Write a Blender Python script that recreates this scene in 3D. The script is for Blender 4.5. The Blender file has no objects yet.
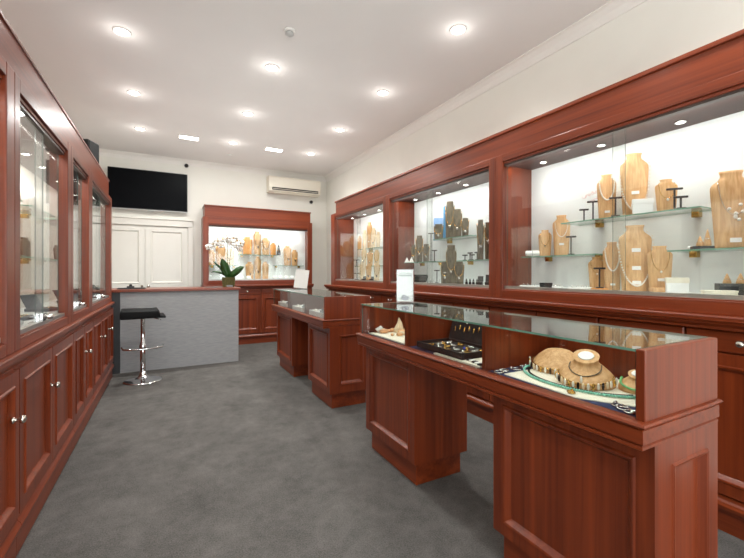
import bpy, bmesh, math, random
from mathutils import Vector, Matrix
random.seed(7)
S = bpy.context.scene
COL = S.collection
PI = math.pi
SN, CS = math.sin(math.radians(27.98)), math.cos(math.radians(27.98))
EYE, FPX = 1.2, 384.0

# ---------- survey helpers: where a sight line meets a real plane ----------
def on_x(u, X):
    t = (u - 372) / FPX
    Y = X * (CS - t * SN) / (SN + t * CS)
    return Y, X * SN + Y * CS
def on_y(u, Y):
    t = (u - 372) / FPX
    X = Y * (SN + t * CS) / (CS - t * SN)
    return X, X * SN + Y * CS
def on_z(u, v, z):
    D = FPX * (EYE - z) / (v - 272)
    L = (u - 372) / FPX * D
    return L * CS + D * SN, -L * SN + D * CS, D

# ---------- materials ----------
def newmat(name):
    m = bpy.data.materials.new(name); m.use_nodes = True
    nt = m.node_tree
    for n in list(nt.nodes): nt.nodes.remove(n)
    out = nt.nodes.new('ShaderNodeOutputMaterial')
    return m, nt, out
def lin(c):
    return tuple(((x / 255) / 12.92 if x <= 10 else (((x / 255) + .055) / 1.055) ** 2.4) for x in c) + (1,)
def plain(name, rgb, rough=.5, metal=0, noise=.06, scale=30, coat=0, emit=0, spec=.5):
    m, nt, out = newmat(name)
    b = nt.nodes.new('ShaderNodeBsdfPrincipled')
    tc = nt.nodes.new('ShaderNodeTexCoord'); nz = nt.nodes.new('ShaderNodeTexNoise')
    nz.inputs['Scale'].default_value = scale; nz.inputs['Detail'].default_value = 3
    mx = nt.nodes.new('ShaderNodeMixRGB'); mx.blend_type = 'MULTIPLY'
    c = lin(rgb)
    cr = nt.nodes.new('ShaderNodeValToRGB')
    cr.color_ramp.elements[0].position = .3; cr.color_ramp.elements[1].position = .7
    cr.color_ramp.elements[0].color = tuple(x * (1 - noise) for x in c[:3]) + (1,)
    cr.color_ramp.elements[1].color = tuple(min(1, x * (1 + noise)) for x in c[:3]) + (1,)
    nt.links.new(tc.outputs['Object'], nz.inputs['Vector'])
    nt.links.new(nz.outputs['Fac'], cr.inputs['Fac'])
    nt.links.new(cr.outputs['Color'], b.inputs['Base Color'])
    b.inputs['Roughness'].default_value = rough; b.inputs['Metallic'].default_value = metal
    b.inputs['Coat Weight'].default_value = coat
    b.inputs['Specular IOR Level'].default_value = spec
    if emit:
        b.inputs['Emission Color'].default_value = c; b.inputs['Emission Strength'].default_value = emit
    nt.nodes.remove(mx)
    nt.links.new(b.outputs[0], out.inputs[0])
    return m
def wood(name, axis, a=(82, 28, 9), b_=(133, 57, 25), rough=.34, coat=.12):
    m, nt, out = newmat(name)
    b = nt.nodes.new('ShaderNodeBsdfPrincipled')
    tc = nt.nodes.new('ShaderNodeTexCoord'); mp = nt.nodes.new('ShaderNodeMapping')
    sc = [44, 44, 44]; sc['xyz'.index(axis)] = .9
    mp.inputs['Scale'].default_value = sc
    n1 = nt.nodes.new('ShaderNodeTexNoise'); n1.inputs['Scale'].default_value = 1.3; n1.inputs['Detail'].default_value = 6
    n1.inputs['Distortion'].default_value = .6
    n2 = nt.nodes.new('ShaderNodeTexNoise'); n2.inputs['Scale'].default_value = .35; n2.inputs['Detail'].default_value = 2
    ad = nt.nodes.new('ShaderNodeMath'); ad.operation = 'ADD'
    ml = nt.nodes.new('ShaderNodeMath'); ml.operation = 'MULTIPLY'; ml.inputs[1].default_value = .5
    cr = nt.nodes.new('ShaderNodeValToRGB')
    cr.color_ramp.elements[0].position = .30; cr.color_ramp.elements[1].position = .70
    cr.color_ramp.elements[0].color = lin(a); cr.color_ramp.elements[1].color = lin(b_)
    nt.links.new(tc.outputs['Object'], mp.inputs['Vector'])
    nt.links.new(mp.outputs[0], n1.inputs['Vector']); nt.links.new(mp.outputs[0], n2.inputs['Vector'])
    nt.links.new(n1.outputs['Fac'], ad.inputs[0]); nt.links.new(n2.outputs['Fac'], ad.inputs[1])
    nt.links.new(ad.outputs[0], ml.inputs[0]); nt.links.new(ml.outputs[0], cr.inputs['Fac'])
    nt.links.new(cr.outputs[0], b.inputs['Base Color'])
    b.inputs['Roughness'].default_value = rough; b.inputs['Coat Weight'].default_value = coat
    b.inputs['Coat Roughness'].default_value = .2; b.inputs['Specular IOR Level'].default_value = .4
    nt.links.new(b.outputs[0], out.inputs[0])
    return m
def thin_glass(name, tint=(.97, .985, .975), amount=.9, base=.05, power=4.5):
    m, nt, out = newmat(name)
    tr = nt.nodes.new('ShaderNodeBsdfTransparent'); tr.inputs[0].default_value = tint + (1,)
    gl = nt.nodes.new('ShaderNodeBsdfGlossy'); gl.inputs['Roughness'].default_value = .015
    lw = nt.nodes.new('ShaderNodeLayerWeight'); lw.inputs['Blend'].default_value = .5
    pw = nt.nodes.new('ShaderNodeMath'); pw.operation = 'POWER'; pw.inputs[1].default_value = power
    mu = nt.nodes.new('ShaderNodeMath'); mu.operation = 'MULTIPLY_ADD'; mu.inputs[1].default_value = amount; mu.inputs[2].default_value = base
    mx = nt.nodes.new('ShaderNodeMixShader')
    nt.links.new(lw.outputs['Facing'], pw.inputs[0]); nt.links.new(pw.outputs[0], mu.inputs[0])
    nt.links.new(mu.outputs[0], mx.inputs[0]); nt.links.new(tr.outputs[0], mx.inputs[1]); nt.links.new(gl.outputs[0], mx.inputs[2])
    nt.links.new(mx.outputs[0], out.inputs[0])
    return m
def carpet_mat():
    m, nt, out = newmat('charcoal_carpet')
    b = nt.nodes.new('ShaderNodeBsdfPrincipled'); b.inputs['Roughness'].default_value = .95
    b.inputs['Specular IOR Level'].default_value = .1
    tc = nt.nodes.new('ShaderNodeTexCoord')
    n1 = nt.nodes.new('ShaderNodeTexNoise'); n1.inputs['Scale'].default_value = 4.5; n1.inputs['Detail'].default_value = 10; n1.inputs['Roughness'].default_value = .8
    n2 = nt.nodes.new('ShaderNodeTexNoise'); n2.inputs['Scale'].default_value = 160; n2.inputs['Detail'].default_value = 4
    mixf = nt.nodes.new('ShaderNodeMath'); mixf.operation = 'MULTIPLY_ADD'; mixf.inputs[1].default_value = .45
    sub = nt.nodes.new('ShaderNodeMath'); sub.operation = 'MULTIPLY'; sub.inputs[1].default_value = .55
    cr = nt.nodes.new('ShaderNodeValToRGB')
    cr.color_ramp.elements[0].position = .36; cr.color_ramp.elements[1].position = .64
    cr.color_ramp.elements[0].color = lin((64, 62, 60)); cr.color_ramp.elements[1].color = lin((104, 100, 97))
    bp = nt.nodes.new('ShaderNodeBump'); bp.inputs['Strength'].default_value = .5; bp.inputs['Distance'].default_value = .004
    for n in (n1, n2): nt.links.new(tc.outputs['Object'], n.inputs['Vector'])
    nt.links.new(n1.outputs['Fac'], sub.inputs[0])
    nt.links.new(n2.outputs['Fac'], mixf.inputs[0]); nt.links.new(sub.outputs[0], mixf.inputs[2])
    nt.links.new(mixf.outputs[0], cr.inputs['Fac']); nt.links.new(cr.outputs[0], b.inputs['Base Color'])
    nt.links.new(n2.outputs['Fac'], bp.inputs['Height']); nt.links.new(bp.outputs[0], b.inputs['Normal'])
    nt.links.new(b.outputs[0], out.inputs[0])
    return m
def banded(name, a, b_, scale=(2, 2, 60), rough=.7, bump=.3, metal=0):
    m, nt, out = newmat(name)
    b = nt.nodes.new('ShaderNodeBsdfPrincipled'); b.inputs['Roughness'].default_value = rough; b.inputs['Metallic'].default_value = metal
    tc = nt.nodes.new('ShaderNodeTexCoord'); mp = nt.nodes.new('ShaderNodeMapping'); mp.inputs['Scale'].default_value = scale
    n1 = nt.nodes.new('ShaderNodeTexNoise'); n1.inputs['Scale'].default_value = 1.5; n1.inputs['Detail'].default_value = 5
    cr = nt.nodes.new('ShaderNodeValToRGB'); cr.color_ramp.elements[0].position = .35; cr.color_ramp.elements[1].position = .65
    cr.color_ramp.elements[0].color = lin(a); cr.color_ramp.elements[1].color = lin(b_)
    bp = nt.nodes.new('ShaderNodeBump'); bp.inputs['Strength'].default_value = bump; bp.inputs['Distance'].default_value = .003
    nt.links.new(tc.outputs['Object'], mp.inputs['Vector']); nt.links.new(mp.outputs[0], n1.inputs['Vector'])
    nt.links.new(n1.outputs['Fac'], cr.inputs['Fac']); nt.links.new(cr.outputs[0], b.inputs['Base Color'])
    nt.links.new(n1.outputs['Fac'], bp.inputs['Height']); nt.links.new(bp.outputs[0], b.inputs['Normal'])
    nt.links.new(b.outputs[0], out.inputs[0])
    return m
def emitter(name, rgb, strength):
    m, nt, out = newmat(name)
    e = nt.nodes.new('ShaderNodeEmission'); e.inputs[0].default_value = rgb + (1,); e.inputs[1].default_value = strength
    nt.links.new(e.outputs[0], out.inputs[0])
    return m

M = dict(
    wv=wood('mahogany_upright', 'z'), wy=wood('mahogany_along_room', 'y'), wx=wood('mahogany_across_room', 'x'),
    wall=plain('painted_wall', (230, 228, 220), .8, noise=.015, scale=4),
    ceil=plain('painted_ceiling', (226, 222, 219), .85, noise=.01, scale=3),
    trim=plain('white_gloss_trim', (232, 229, 224), .5, noise=.01),
    door=plain('white_door_paint', (229, 226, 219), .45, noise=.015, scale=5),
    carpet=carpet_mat(),
    beige=plain('beige_laminate', (226, 218, 205), .25, noise=.01, scale=6),
    lam=plain('white_laminate', (236, 240, 240), .35, noise=.01, scale=6),
    sill=plain('pale_grey_sill', (205, 203, 198), .35, noise=.02),
    reflboard=plain('board_reflection_tint', (142, 122, 115), .5, noise=.03),  # mauve grey stands in for a reflection in the glass, painted onto the boards
    glass=thin_glass('clear_glass'), topglass=thin_glass('counter_top_glass', (.96, .98, .97), .95, .06, 3.2), edge=plain('green_glass_edge', (120, 165, 145), .15, noise=.1),
    darkedge=plain('dark_glass_edge', (70, 90, 82), .15, noise=.1),
    darkwood=plain('dark_mahogany_soffit', (74, 40, 30), .5, noise=.12, scale=20), edge2=plain('dark_green_glass_edge', (92, 130, 114), .15, noise=.1),
    palepic=plain('pale_green_print', (206, 212, 203), .5, noise=.02), bronze=plain('dark_bronze_track', (62, 48, 42), .4, .3), alu=plain('brushed_aluminium', (196, 194, 190), .35, 1, .04, 60), chrome=plain('chrome', (225, 225, 225), .08, 1, .02),
    nickel=plain('satin_nickel', (205, 200, 190), .22, 1, .03), brass=plain('brass', (196, 158, 86), .25, 1, .06),
    black=plain('black_plastic', (16, 16, 17), .35), velvet=plain('black_velvet', (13, 12, 13), .9, noise=.2, scale=80),
    vinyl=plain('black_vinyl', (10, 10, 11), .7, noise=.15, scale=60, spec=.2),
    screen=plain('screen_glass', (5, 6, 9), .4, noise=.02, spec=.06), 
    tan=banded('tan_straw_bust', (196, 148, 96), (222, 178, 128), (60, 60, 6), .6, .2),
    cream=banded('cream_linen_bust', (222, 196, 158), (240, 222, 192), (60, 60, 8), .7, .2),
    orange=banded('honey_bust', (205, 132, 62), (232, 168, 96), (60, 60, 6), .5, .2),
    taupe=banded('taupe_velvet_bust', (70, 62, 50), (122, 110, 88), (70, 70, 8), .75, .2),
    rust=banded('terracotta_bust', (196, 140, 112), (216, 164, 134), (60, 60, 8), .6, .2),
    gold=plain('gold', (214, 170, 92), .25, 1, .05), silver=plain('silver', (215, 214, 212), .2, 1, .04),
    pearl=plain('pearl', (240, 232, 220), .2, noise=.03, coat=.4), white=plain('white_card', (240, 239, 236), .55, noise=.015),
    acryl=thin_glass('clear_acrylic', (.96, .97, .97), .8, .06),
    teal=plain('turquoise_beads', (126, 196, 176), .3, noise=.25, scale=90), green=plain('green_beads', (110, 186, 120), .3, noise=.2, scale=90),
    blackbead=plain('black_beads', (18, 17, 17), .25), navy=plain('navy_cloth', (34, 50, 88), .85, noise=.15, scale=90),
    mat=plain('cream_mat', (236, 229, 210), .8, noise=.03, scale=60), blue=plain('sky_blue_card', (70, 150, 205), .5, noise=.1, scale=20),
    paleblue=plain('pale_blue_card', (140, 175, 220), .5, noise=.1, scale=20),
    peach=plain('peach_coral', (232, 176, 130), .45, noise=.2, scale=50),
    leaf=plain('orchid_leaf', (38, 72, 26), .35, noise=.25, scale=18), stem=plain('orchid_stem', (86, 84, 48), .5, noise=.1),
    petal=plain('white_petal', (252, 250, 244), .5, noise=.02), pot=banded('mossy_woven_pot', (52, 56, 22), (98, 92, 46), (40, 40, 90), .8, .8),
    panel=banded('grey_woven_panel', (146, 146, 148), (160, 160, 161), (9, 9, 110), .75, .25),
    darkpanel=plain('charcoal_panel', (46, 46, 48), .5), acbody=plain('ivory_plastic', (226, 219, 204), .4, noise=.01),
    dark=plain('dark_void', (38, 33, 30), .6), lens=emitter('lamp_lens', (1, .95, .88), 14), tube=emitter('lamp_panel', (1, .97, .93), 9),
    pinktext=plain('pale_red_print', (226, 178, 176), .6), greytext=plain('grey_green_print', (150, 165, 155), .6),
    lightgrey=plain('light_grey_plastic', (180, 180, 178), .45), tablet=plain('grey_metal', (120, 122, 124), .3, .6),
    redspot=plain('blue_gem', (40, 70, 190), .1, coat=.5),
)

# ---------- mesh builder ----------
class MB:
    def __init__(s): s.bm = bmesh.new(); s.mats = []
    def mi(s, m):
        if m is None: return 0
        if m not in s.mats: s.mats.append(m)
        return s.mats.index(m)
    def _f(s, vs, i, smooth=False):
        try:
            f = s.bm.faces.new(vs); f.material_index = i; f.smooth = smooth
            return f
        except ValueError: return None
    def box(s, x0, x1, y0, y1, z0, z1, m=None, side=None, T=None):
        """side: another material for the four faces that are not the two largest"""
        i = s.mi(m); j = i if side is None else s.mi(side)
        P = [Vector((x, y, z)) for x in (x0, x1) for y in (y0, y1) for z in (z0, z1)]
        if T is not None: P = [T @ p for p in P]
        v = [s.bm.verts.new(p) for p in P]
        d = (abs(x1 - x0), abs(y1 - y0), abs(z1 - z0)); ax = d.index(min(d))
        F = [((0, 1, 3, 2), 0), ((4, 6, 7, 5), 0), ((0, 4, 5, 1), 1), ((2, 3, 7, 6), 1), ((0, 2, 6, 4), 2), ((1, 5, 7, 3), 2)]
        for q, a in F: s._f([v[k] for k in q], i if a == ax else j)
        return s
    def lathe(s, prof, c=(0, 0, 0), n=24, m=None, axis='z', smooth=True, T=None):
        i = s.mi(m); rings = []
        for r, h in prof:
            ring = []
            for k in range(n):
                a = 2 * PI * k / n
                p = (r * math.cos(a), r * math.sin(a), h)
                if axis == 'x': p = (h, p[0], p[1])
                if axis == 'y': p = (p[0], h, p[1])
                p = Vector(p) + Vector(c)
                if T is not None: p = T @ p
                ring.append(s.bm.verts.new(p))
            rings.append(ring)
        for a, b in zip(rings, rings[1:]):
            for k in range(n): s._f([a[k], a[(k + 1) % n], b[(k + 1) % n], b[k]], i, smooth)
        s._f(rings[0][::-1], i); s._f(rings[-1], i)
        return s
    def tube(s, pts, r, n=8, m=None, closed=False, smooth=True, taper=None):
        i = s.mi(m); pts = [Vector(p) for p in pts]; rings = []; N = len(pts)
        for k, p in enumerate(pts):
            a = pts[(k - 1) % N] if closed or k > 0 else p
            b = pts[(k + 1) % N] if closed or k < N - 1 else p
            d = (b - a).normalized()
            up = Vector((0, 0, 1)) if abs(d.z) < .95 else Vector((1, 0, 0))
            e1 = d.cross(up).normalized(); e2 = d.cross(e1).normalized()
            rr = r if taper is None else r * taper[k]
            rings.append([s.bm.verts.new(p + e1 * rr * math.cos(2 * PI * q / n) + e2 * rr * math.sin(2 * PI * q / n)) for q in range(n)])
        pairs = list(zip(rings, rings[1:])) + ([(rings[-1], rings[0])] if closed else [])
        for a, b in pairs:
            for q in range(n): s._f([a[q], a[(q + 1) % n], b[(q + 1) % n], b[q]], i, smooth)
        if not closed: s._f(rings[0][::-1], i); s._f(rings[-1], i)
        return s
    def ball(s, c, r, m=None, n=8, sc=(1, 1, 1)):
        i = s.mi(m); h = max(3, n // 2 + 1)
        c = Vector(c); rows = []
        top = s.bm.verts.new(c + Vector((0, 0, r * sc[2]))); bot = s.bm.verts.new(c - Vector((0, 0, r * sc[2])))
        for j in range(1, h):
            t = PI * j / h
            rows.append([s.bm.verts.new(c + Vector((r * sc[0] * math.sin(t) * math.cos(2 * PI * k / n), r * sc[1] * math.sin(t) * math.sin(2 * PI * k / n), r * sc[2] * math.cos(t)))) for k in range(n)])
        for k in range(n):
            s._f([top, rows[0][k], rows[0][(k + 1) % n]], i, True); s._f([bot, rows[-1][(k + 1) % n], rows[-1][k]], i, True)
        for a, b in zip(rows, rows[1:]):
            for k in range(n): s._f([a[k], b[k], b[(k + 1) % n], a[(k + 1) % n]], i, True)
        return s
    def sections(s, secs, m=None, smooth=True, cap=True):
        i = s.mi(m); rings = [[s.bm.verts.new(Vector(p)) for p in sec] for sec in secs]; n = len(rings[0])
        for a, b in zip(rings, rings[1:]):
            for k in range(n): s._f([a[k], a[(k + 1) % n], b[(k + 1) % n], b[k]], i, smooth)
        if cap: s._f(rings[0][::-1], i); s._f(rings[-1], i)
        return s
    def sweep(s, path, prof, closed=False, m=None):
        """profile of (outward offset, z) swept along an xy path, mitred; outward = right-hand side of travel"""
        i = s.mi(m); P = [Vector((p[0], p[1])) for p in path]; N = len(P); rows = []
        for k in range(N):
            ns = []
            if closed or k > 0: d = (P[k] - P[(k - 1) % N]).normalized(); ns.append(Vector((d.y, -d.x)))
            if closed or k < N - 1: d = (P[(k + 1) % N] - P[k]).normalized(); ns.append(Vector((d.y, -d.x)))
            mt = ns[0] if len(ns) == 1 else (ns[0] + ns[1]) / (1 + ns[0].dot(ns[1]))
            rows.append([s.bm.verts.new((P[k].x + mt.x * o, P[k].y + mt.y * o, z)) for o, z in prof])
        pairs = list(zip(rows, rows[1:])) + ([(rows[-1], rows[0])] if closed else [])
        for a, b in pairs:
            for q in range(len(prof) - 1): s._f([a[q], b[q], b[q + 1], a[q + 1]], i)
        if not closed: s._f(rows[0], i); s._f(rows[-1][::-1], i)
        return s
    def framed(s, F, a0, a1, z0, z1, prof, m=None, mp=None, back=True):
        """raised frame round a recessed field on a face; F maps (a, n, z) to the world; prof of (inset, n)"""
        i = s.mi(m); j = i if mp is None else s.mi(mp); rings = []
        pr = ([(0, 0)] if back else []) + prof
        for ins, n in pr:
            rings.append([s.bm.verts.new(F(a, n, z)) for a, z in ((a0 + ins, z0 + ins), (a1 - ins, z0 + ins), (a1 - ins, z1 - ins), (a0 + ins, z1 - ins))])
        for r0, r1 in zip(rings, rings[1:]):
            for k in range(4): s._f([r0[k], r0[(k + 1) % 4], r1[(k + 1) % 4], r1[k]], i)
        s._f(rings[-1], j)
        return s
    def text(s, body, size, T, m=None, ext=.0004):
        cu = bpy.data.curves.new('t', 'FONT'); cu.body = body; cu.size = size; cu.extrude = ext; cu.align_x = 'CENTER'
        o = bpy.data.objects.new('t', cu); me = bpy.data.meshes.new_from_object(o)
        i = s.mi(m); off = [s.bm.verts.new(T @ v.co) for v in me.vertices]
        for p in me.polygons: s._f([off[k] for k in p.vertices], i)
        bpy.data.objects.remove(o); bpy.data.curves.remove(cu); bpy.data.meshes.remove(me)
        return s
    def build(s, name, m=None, parent=None, bevel=0, local=False):
        if not s.mats: s.mats = [m]
        bmesh.ops.recalc_face_normals(s.bm, faces=s.bm.faces[:])
        me = bpy.data.meshes.new(name)
        off = Vector((0, 0, 0))
        o = bpy.data.objects.new(name, me)
        if parent is not None:
            o.parent = parent
            if not local:
                p = parent; 
                while p is not None: off += p.location; p = p.parent
                bmesh.ops.translate(s.bm, verts=s.bm.verts[:], vec=-off)
        elif not local:
            xs = [v.co for v in s.bm.verts]
            c = Vector(((min(v.x for v in xs) + max(v.x for v in xs)) / 2, (min(v.y for v in xs) + max(v.y for v in xs)) / 2, min(v.z for v in xs)))
            bmesh.ops.translate(s.bm, verts=s.bm.verts[:], vec=-c); o.location = c
        s.bm.to_mesh(me); s.bm.free()
        for mm in s.mats: me.materials.append(M[mm] if isinstance(mm, str) else mm)
        COL.objects.link(o)
        if bevel:
            b = o.modifiers.new('bevel', 'BEVEL'); b.width = bevel; b.segments = 2; b.limit_method = 'ANGLE'; b.angle_limit = math.radians(50)
        return o
LABELS = {}
def tag(o, label, cat, group=None):
    if not (4 <= len(label.split()) <= 16 and (label not in LABELS or (group and LABELS[label] == group))): print('BADLABEL', len(label.split()), label)
    LABELS[label] = group
    o['label'] = label; o['category'] = cat
    if group: o['group'] = group
    return o
def thing(name, label, cat, loc, rotz=0, group=None):
    o = bpy.data.objects.new(name, None); COL.objects.link(o); o.empty_display_size = .05
    o.location = loc; o.rotation_euler = (0, 0, rotz)
    return tag(o, label, cat, group)
def struct(o): o['kind'] = 'structure'; return o

# faces: (a along the face, n outward, z)
def face_negx(X): return lambda a, n, z: Vector((X - n, a, z))
def face_posx(X): return lambda a, n, z: Vector((X + n, a, z))
def face_negy(Y): return lambda a, n, z: Vector((a, Y - n, z))
DOORP = [(0, .020), (.055, .020), (.060, .026), (.068, .024), (.078, .012), (.085, .006)]
def fbox(mb, F, a0, a1, n0, n1, z0, z1, m=None, side=None):
    p, q = F(a0, n0, z0), F(a1, n1, z1)
    mb.box(min(p.x, q.x), max(p.x, q.x), min(p.y, q.y), max(p.y, q.y), z0, z1, m, side)
def knob(F, a, z, n0, parent, axis, sgn):
    c = F(a, n0, z)
    prof = [(.001, 0), (.013, .0), (.013, .004), (.006, .008), (.006, .020), (.015, .026), (.017, .034), (.012, .042), (.001, .044)]
    MB().lathe([(r, h * sgn) for r, h in prof], c, 14, None, axis).build('knob', 'nickel', parent)

# ================= room shell =================
XL, XR, YB, YF, ZC = -1.16, 2.72, 7.0, -1.9, 3.03
struct(MB().box(XL - .1, XR + .1, YF - .1, YB + .1, -.1, 0).build('floor', 'carpet'))
struct(MB().box(XL - .1, XR + .1, YF - .1, YB + .1, ZC, ZC + .1).build('ceiling', 'ceil'))
struct(MB().box(XL - .1, XL, YF - .1, YB + .1, 0, ZC).build('wall_left', 'wall'))
struct(MB().box(XR, XR + .1, YF - .1, YB + .1, 0, ZC).build('wall_right', 'wall'))
struct(MB().box(XL, XR, YB, YB + .1, 0, ZC).build('wall_back', 'wall'))
w = MB()
w.box(XL, XR, YF - .1, YF, 2.75, ZC); w.box(XL, XL + .12, YF - .1, YF, 0, 2.75); w.box(XR - .12, XR, YF - .1, YF, 0, 2.75); w.box(XL + .12, XR - .12, YF - .1, YF, 0, .25)
struct(w.build('wall_front', 'wall'))
win = thing('window_1', 'wide shopfront window in the front wall behind the viewer', 'window', ((XL + XR) / 2, YF - .05, .25)); struct(win)
w = MB()
for x in (XL + .12, XL + 1.3, XL + 2.42, XR - .16): w.box(x, x + .04, YF - .08, YF - .02, .25, 2.75)
for z in (.25, 2.71): w.box(XL + .12, XR - .12, YF - .08, YF - .02, z, z + .04)
w.build('window_frame', 'alu', win)
MB().box(XL + .13, XR - .13, YF - .054, YF - .046, .27, 2.73).build('pane', 'glass', win)
# coved cornices and the back doors
cov = [(0, ZC), (0, ZC - .085), (.008, ZC - .085), (.012, ZC - .07), (.03, ZC - .04), (.06, ZC - .014), (.075, ZC - .010), (.085, ZC - .008), (.085, ZC)]
for k, (p, nm) in enumerate((((XL, YB, XR, YB), 'trim_1'), ((XR, YB, XR, YF), 'trim_2'), ((XL, YF, XL, YB), 'trim_3'))):
    struct(MB().sweep([(p[0], p[1]), (p[2], p[3])], cov).build(nm, 'trim'))
d = thing('door_1', 'pair of white panelled doors in the back wall behind the counter', 'door', (-.3, YB, 0)); struct(d)
F = face_negy(YB)
m_ = MB(); fbox(m_, F, -.99, -.92, 0, .04, 0, 2.0); fbox(m_, F, .29, .36, 0, .04, 0, 2.0); fbox(m_, F, -.99, .36, 0, .045, 1.93, 2.03); fbox(m_, F, -.985, .375, 0, .06, 2.03, 2.05)
m_.build('architrave', 'door', d, .004)
for a0, a1, hs in ((-.915, -.318, -.36), (-.312, .285, -.27)):
    mb = MB(); fr = [(0, .02), (.07, .02), (.075, .026), (.085, .024), (.1, .008)]
    mb.framed(F, a0, a1, .95, 1.925, fr); mb.framed(F, a0, a1, .02, .95, fr)
    leaf = mb.build('door_leaf', 'door', d)
    MB().lathe([(.001, 0), (.02, 0), (.02, -.006), (.008, -.01), (.008, -.03), (.022, -.045), (.018, -.06), (.001, -.064)], F(hs, .02, .98), 14, None, 'y').build('door_handle', 'nickel', leaf)

# ================= cabinetry =================
def base_unit(label, F, e, a0, a1, edges, z_top, drawers, face_n, depth, knobs, group=None, axis='x', sgn=-1, plinth_n=.01):
    """floor cabinet: carcass, plinth, doors (with knobs), drawers (with knobs)"""
    c = F((a0 + a1) / 2, -depth / 2, 0)
    t = thing('base_cabinet', label, 'cabinet', c, 0, group)
    mb = MB(); fbox(mb, F, a0, a1, -depth, 0, .10, z_top); mb.build('carcass', 'wv', t)
    mb = MB(); pr = [(-.02, .10), (plinth_n, .10), (plinth_n + .012, .105), (plinth_n + .018, .125), (plinth_n + .012, .14), (plinth_n + .004, .15), (plinth_n, .165), (0, .165)]
    p, q = F(a0, 0, 0), F(a1, 0, 0)
    path = [(p.x, p.y), (q.x, q.y)]
    if e < 0: path.reverse()
    mb.sweep(path, [(-.02, 0.0), (plinth_n, 0.0)] + pr[1:]); mb.build('plinth', wood_along(F), t)
    dz1 = z_top - .11 if drawers else z_top - .01
    for k, (b0, b1) in enumerate(zip(edges, edges[1:])):
        mb = MB(); mb.framed(F, b0 + .004, b1 - .004, .175, dz1, DOORP)
        dr = mb.build('door', 'wv', t)
        if knobs[k] is not None and not drawers: knob(F, knobs[k][0], knobs[k][1], .02, dr, axis, sgn)
        if drawers:
            mb = MB(); mb.framed(F, b0 + .004, b1 - .004, dz1 + .006, z_top - .008, [(0, .016), (.006, .02), (.03, .02)])
            dw = mb.build('drawer', wood_along(F), t)
            knob(F, (b0 + b1) / 2, (dz1 + z_top) / 2, .02, dw, axis, sgn)
    return t
def wood_along(F):
    d = F(1, 0, 0) - F(0, 0, 0)
    return 'wx' if abs(d.x) > .5 else 'wy'
LEDGE = lambda z0, z1, o: [(-.05, z1), (o - .004, z1), (o, z1 - .005), (o, z1 - .022), (o - .012, z1 - .026), (o - .016, z1 - .038), (o - .03, z0 + .016), (o - .036, z0 + .012), (o - .036, z0), (-.05, z0)]
def ledge(label, F, e, a0, a1, z0, z1, o, depth, wd, ends=False):
    mb = MB(); p, q = F(a0, 0, 0), F(a1, 0, 0); path = [(p.x, p.y), (q.x, q.y)]
    if e < 0: path.reverse()
    pr = LEDGE(z0, z1, o); pr = [(-depth if x == -.05 else x, z) for x, z in pr]
    mb.sweep(path, pr)
    return tag(mb.build('cabinet_ledge', wd), label, 'ledge')
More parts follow.
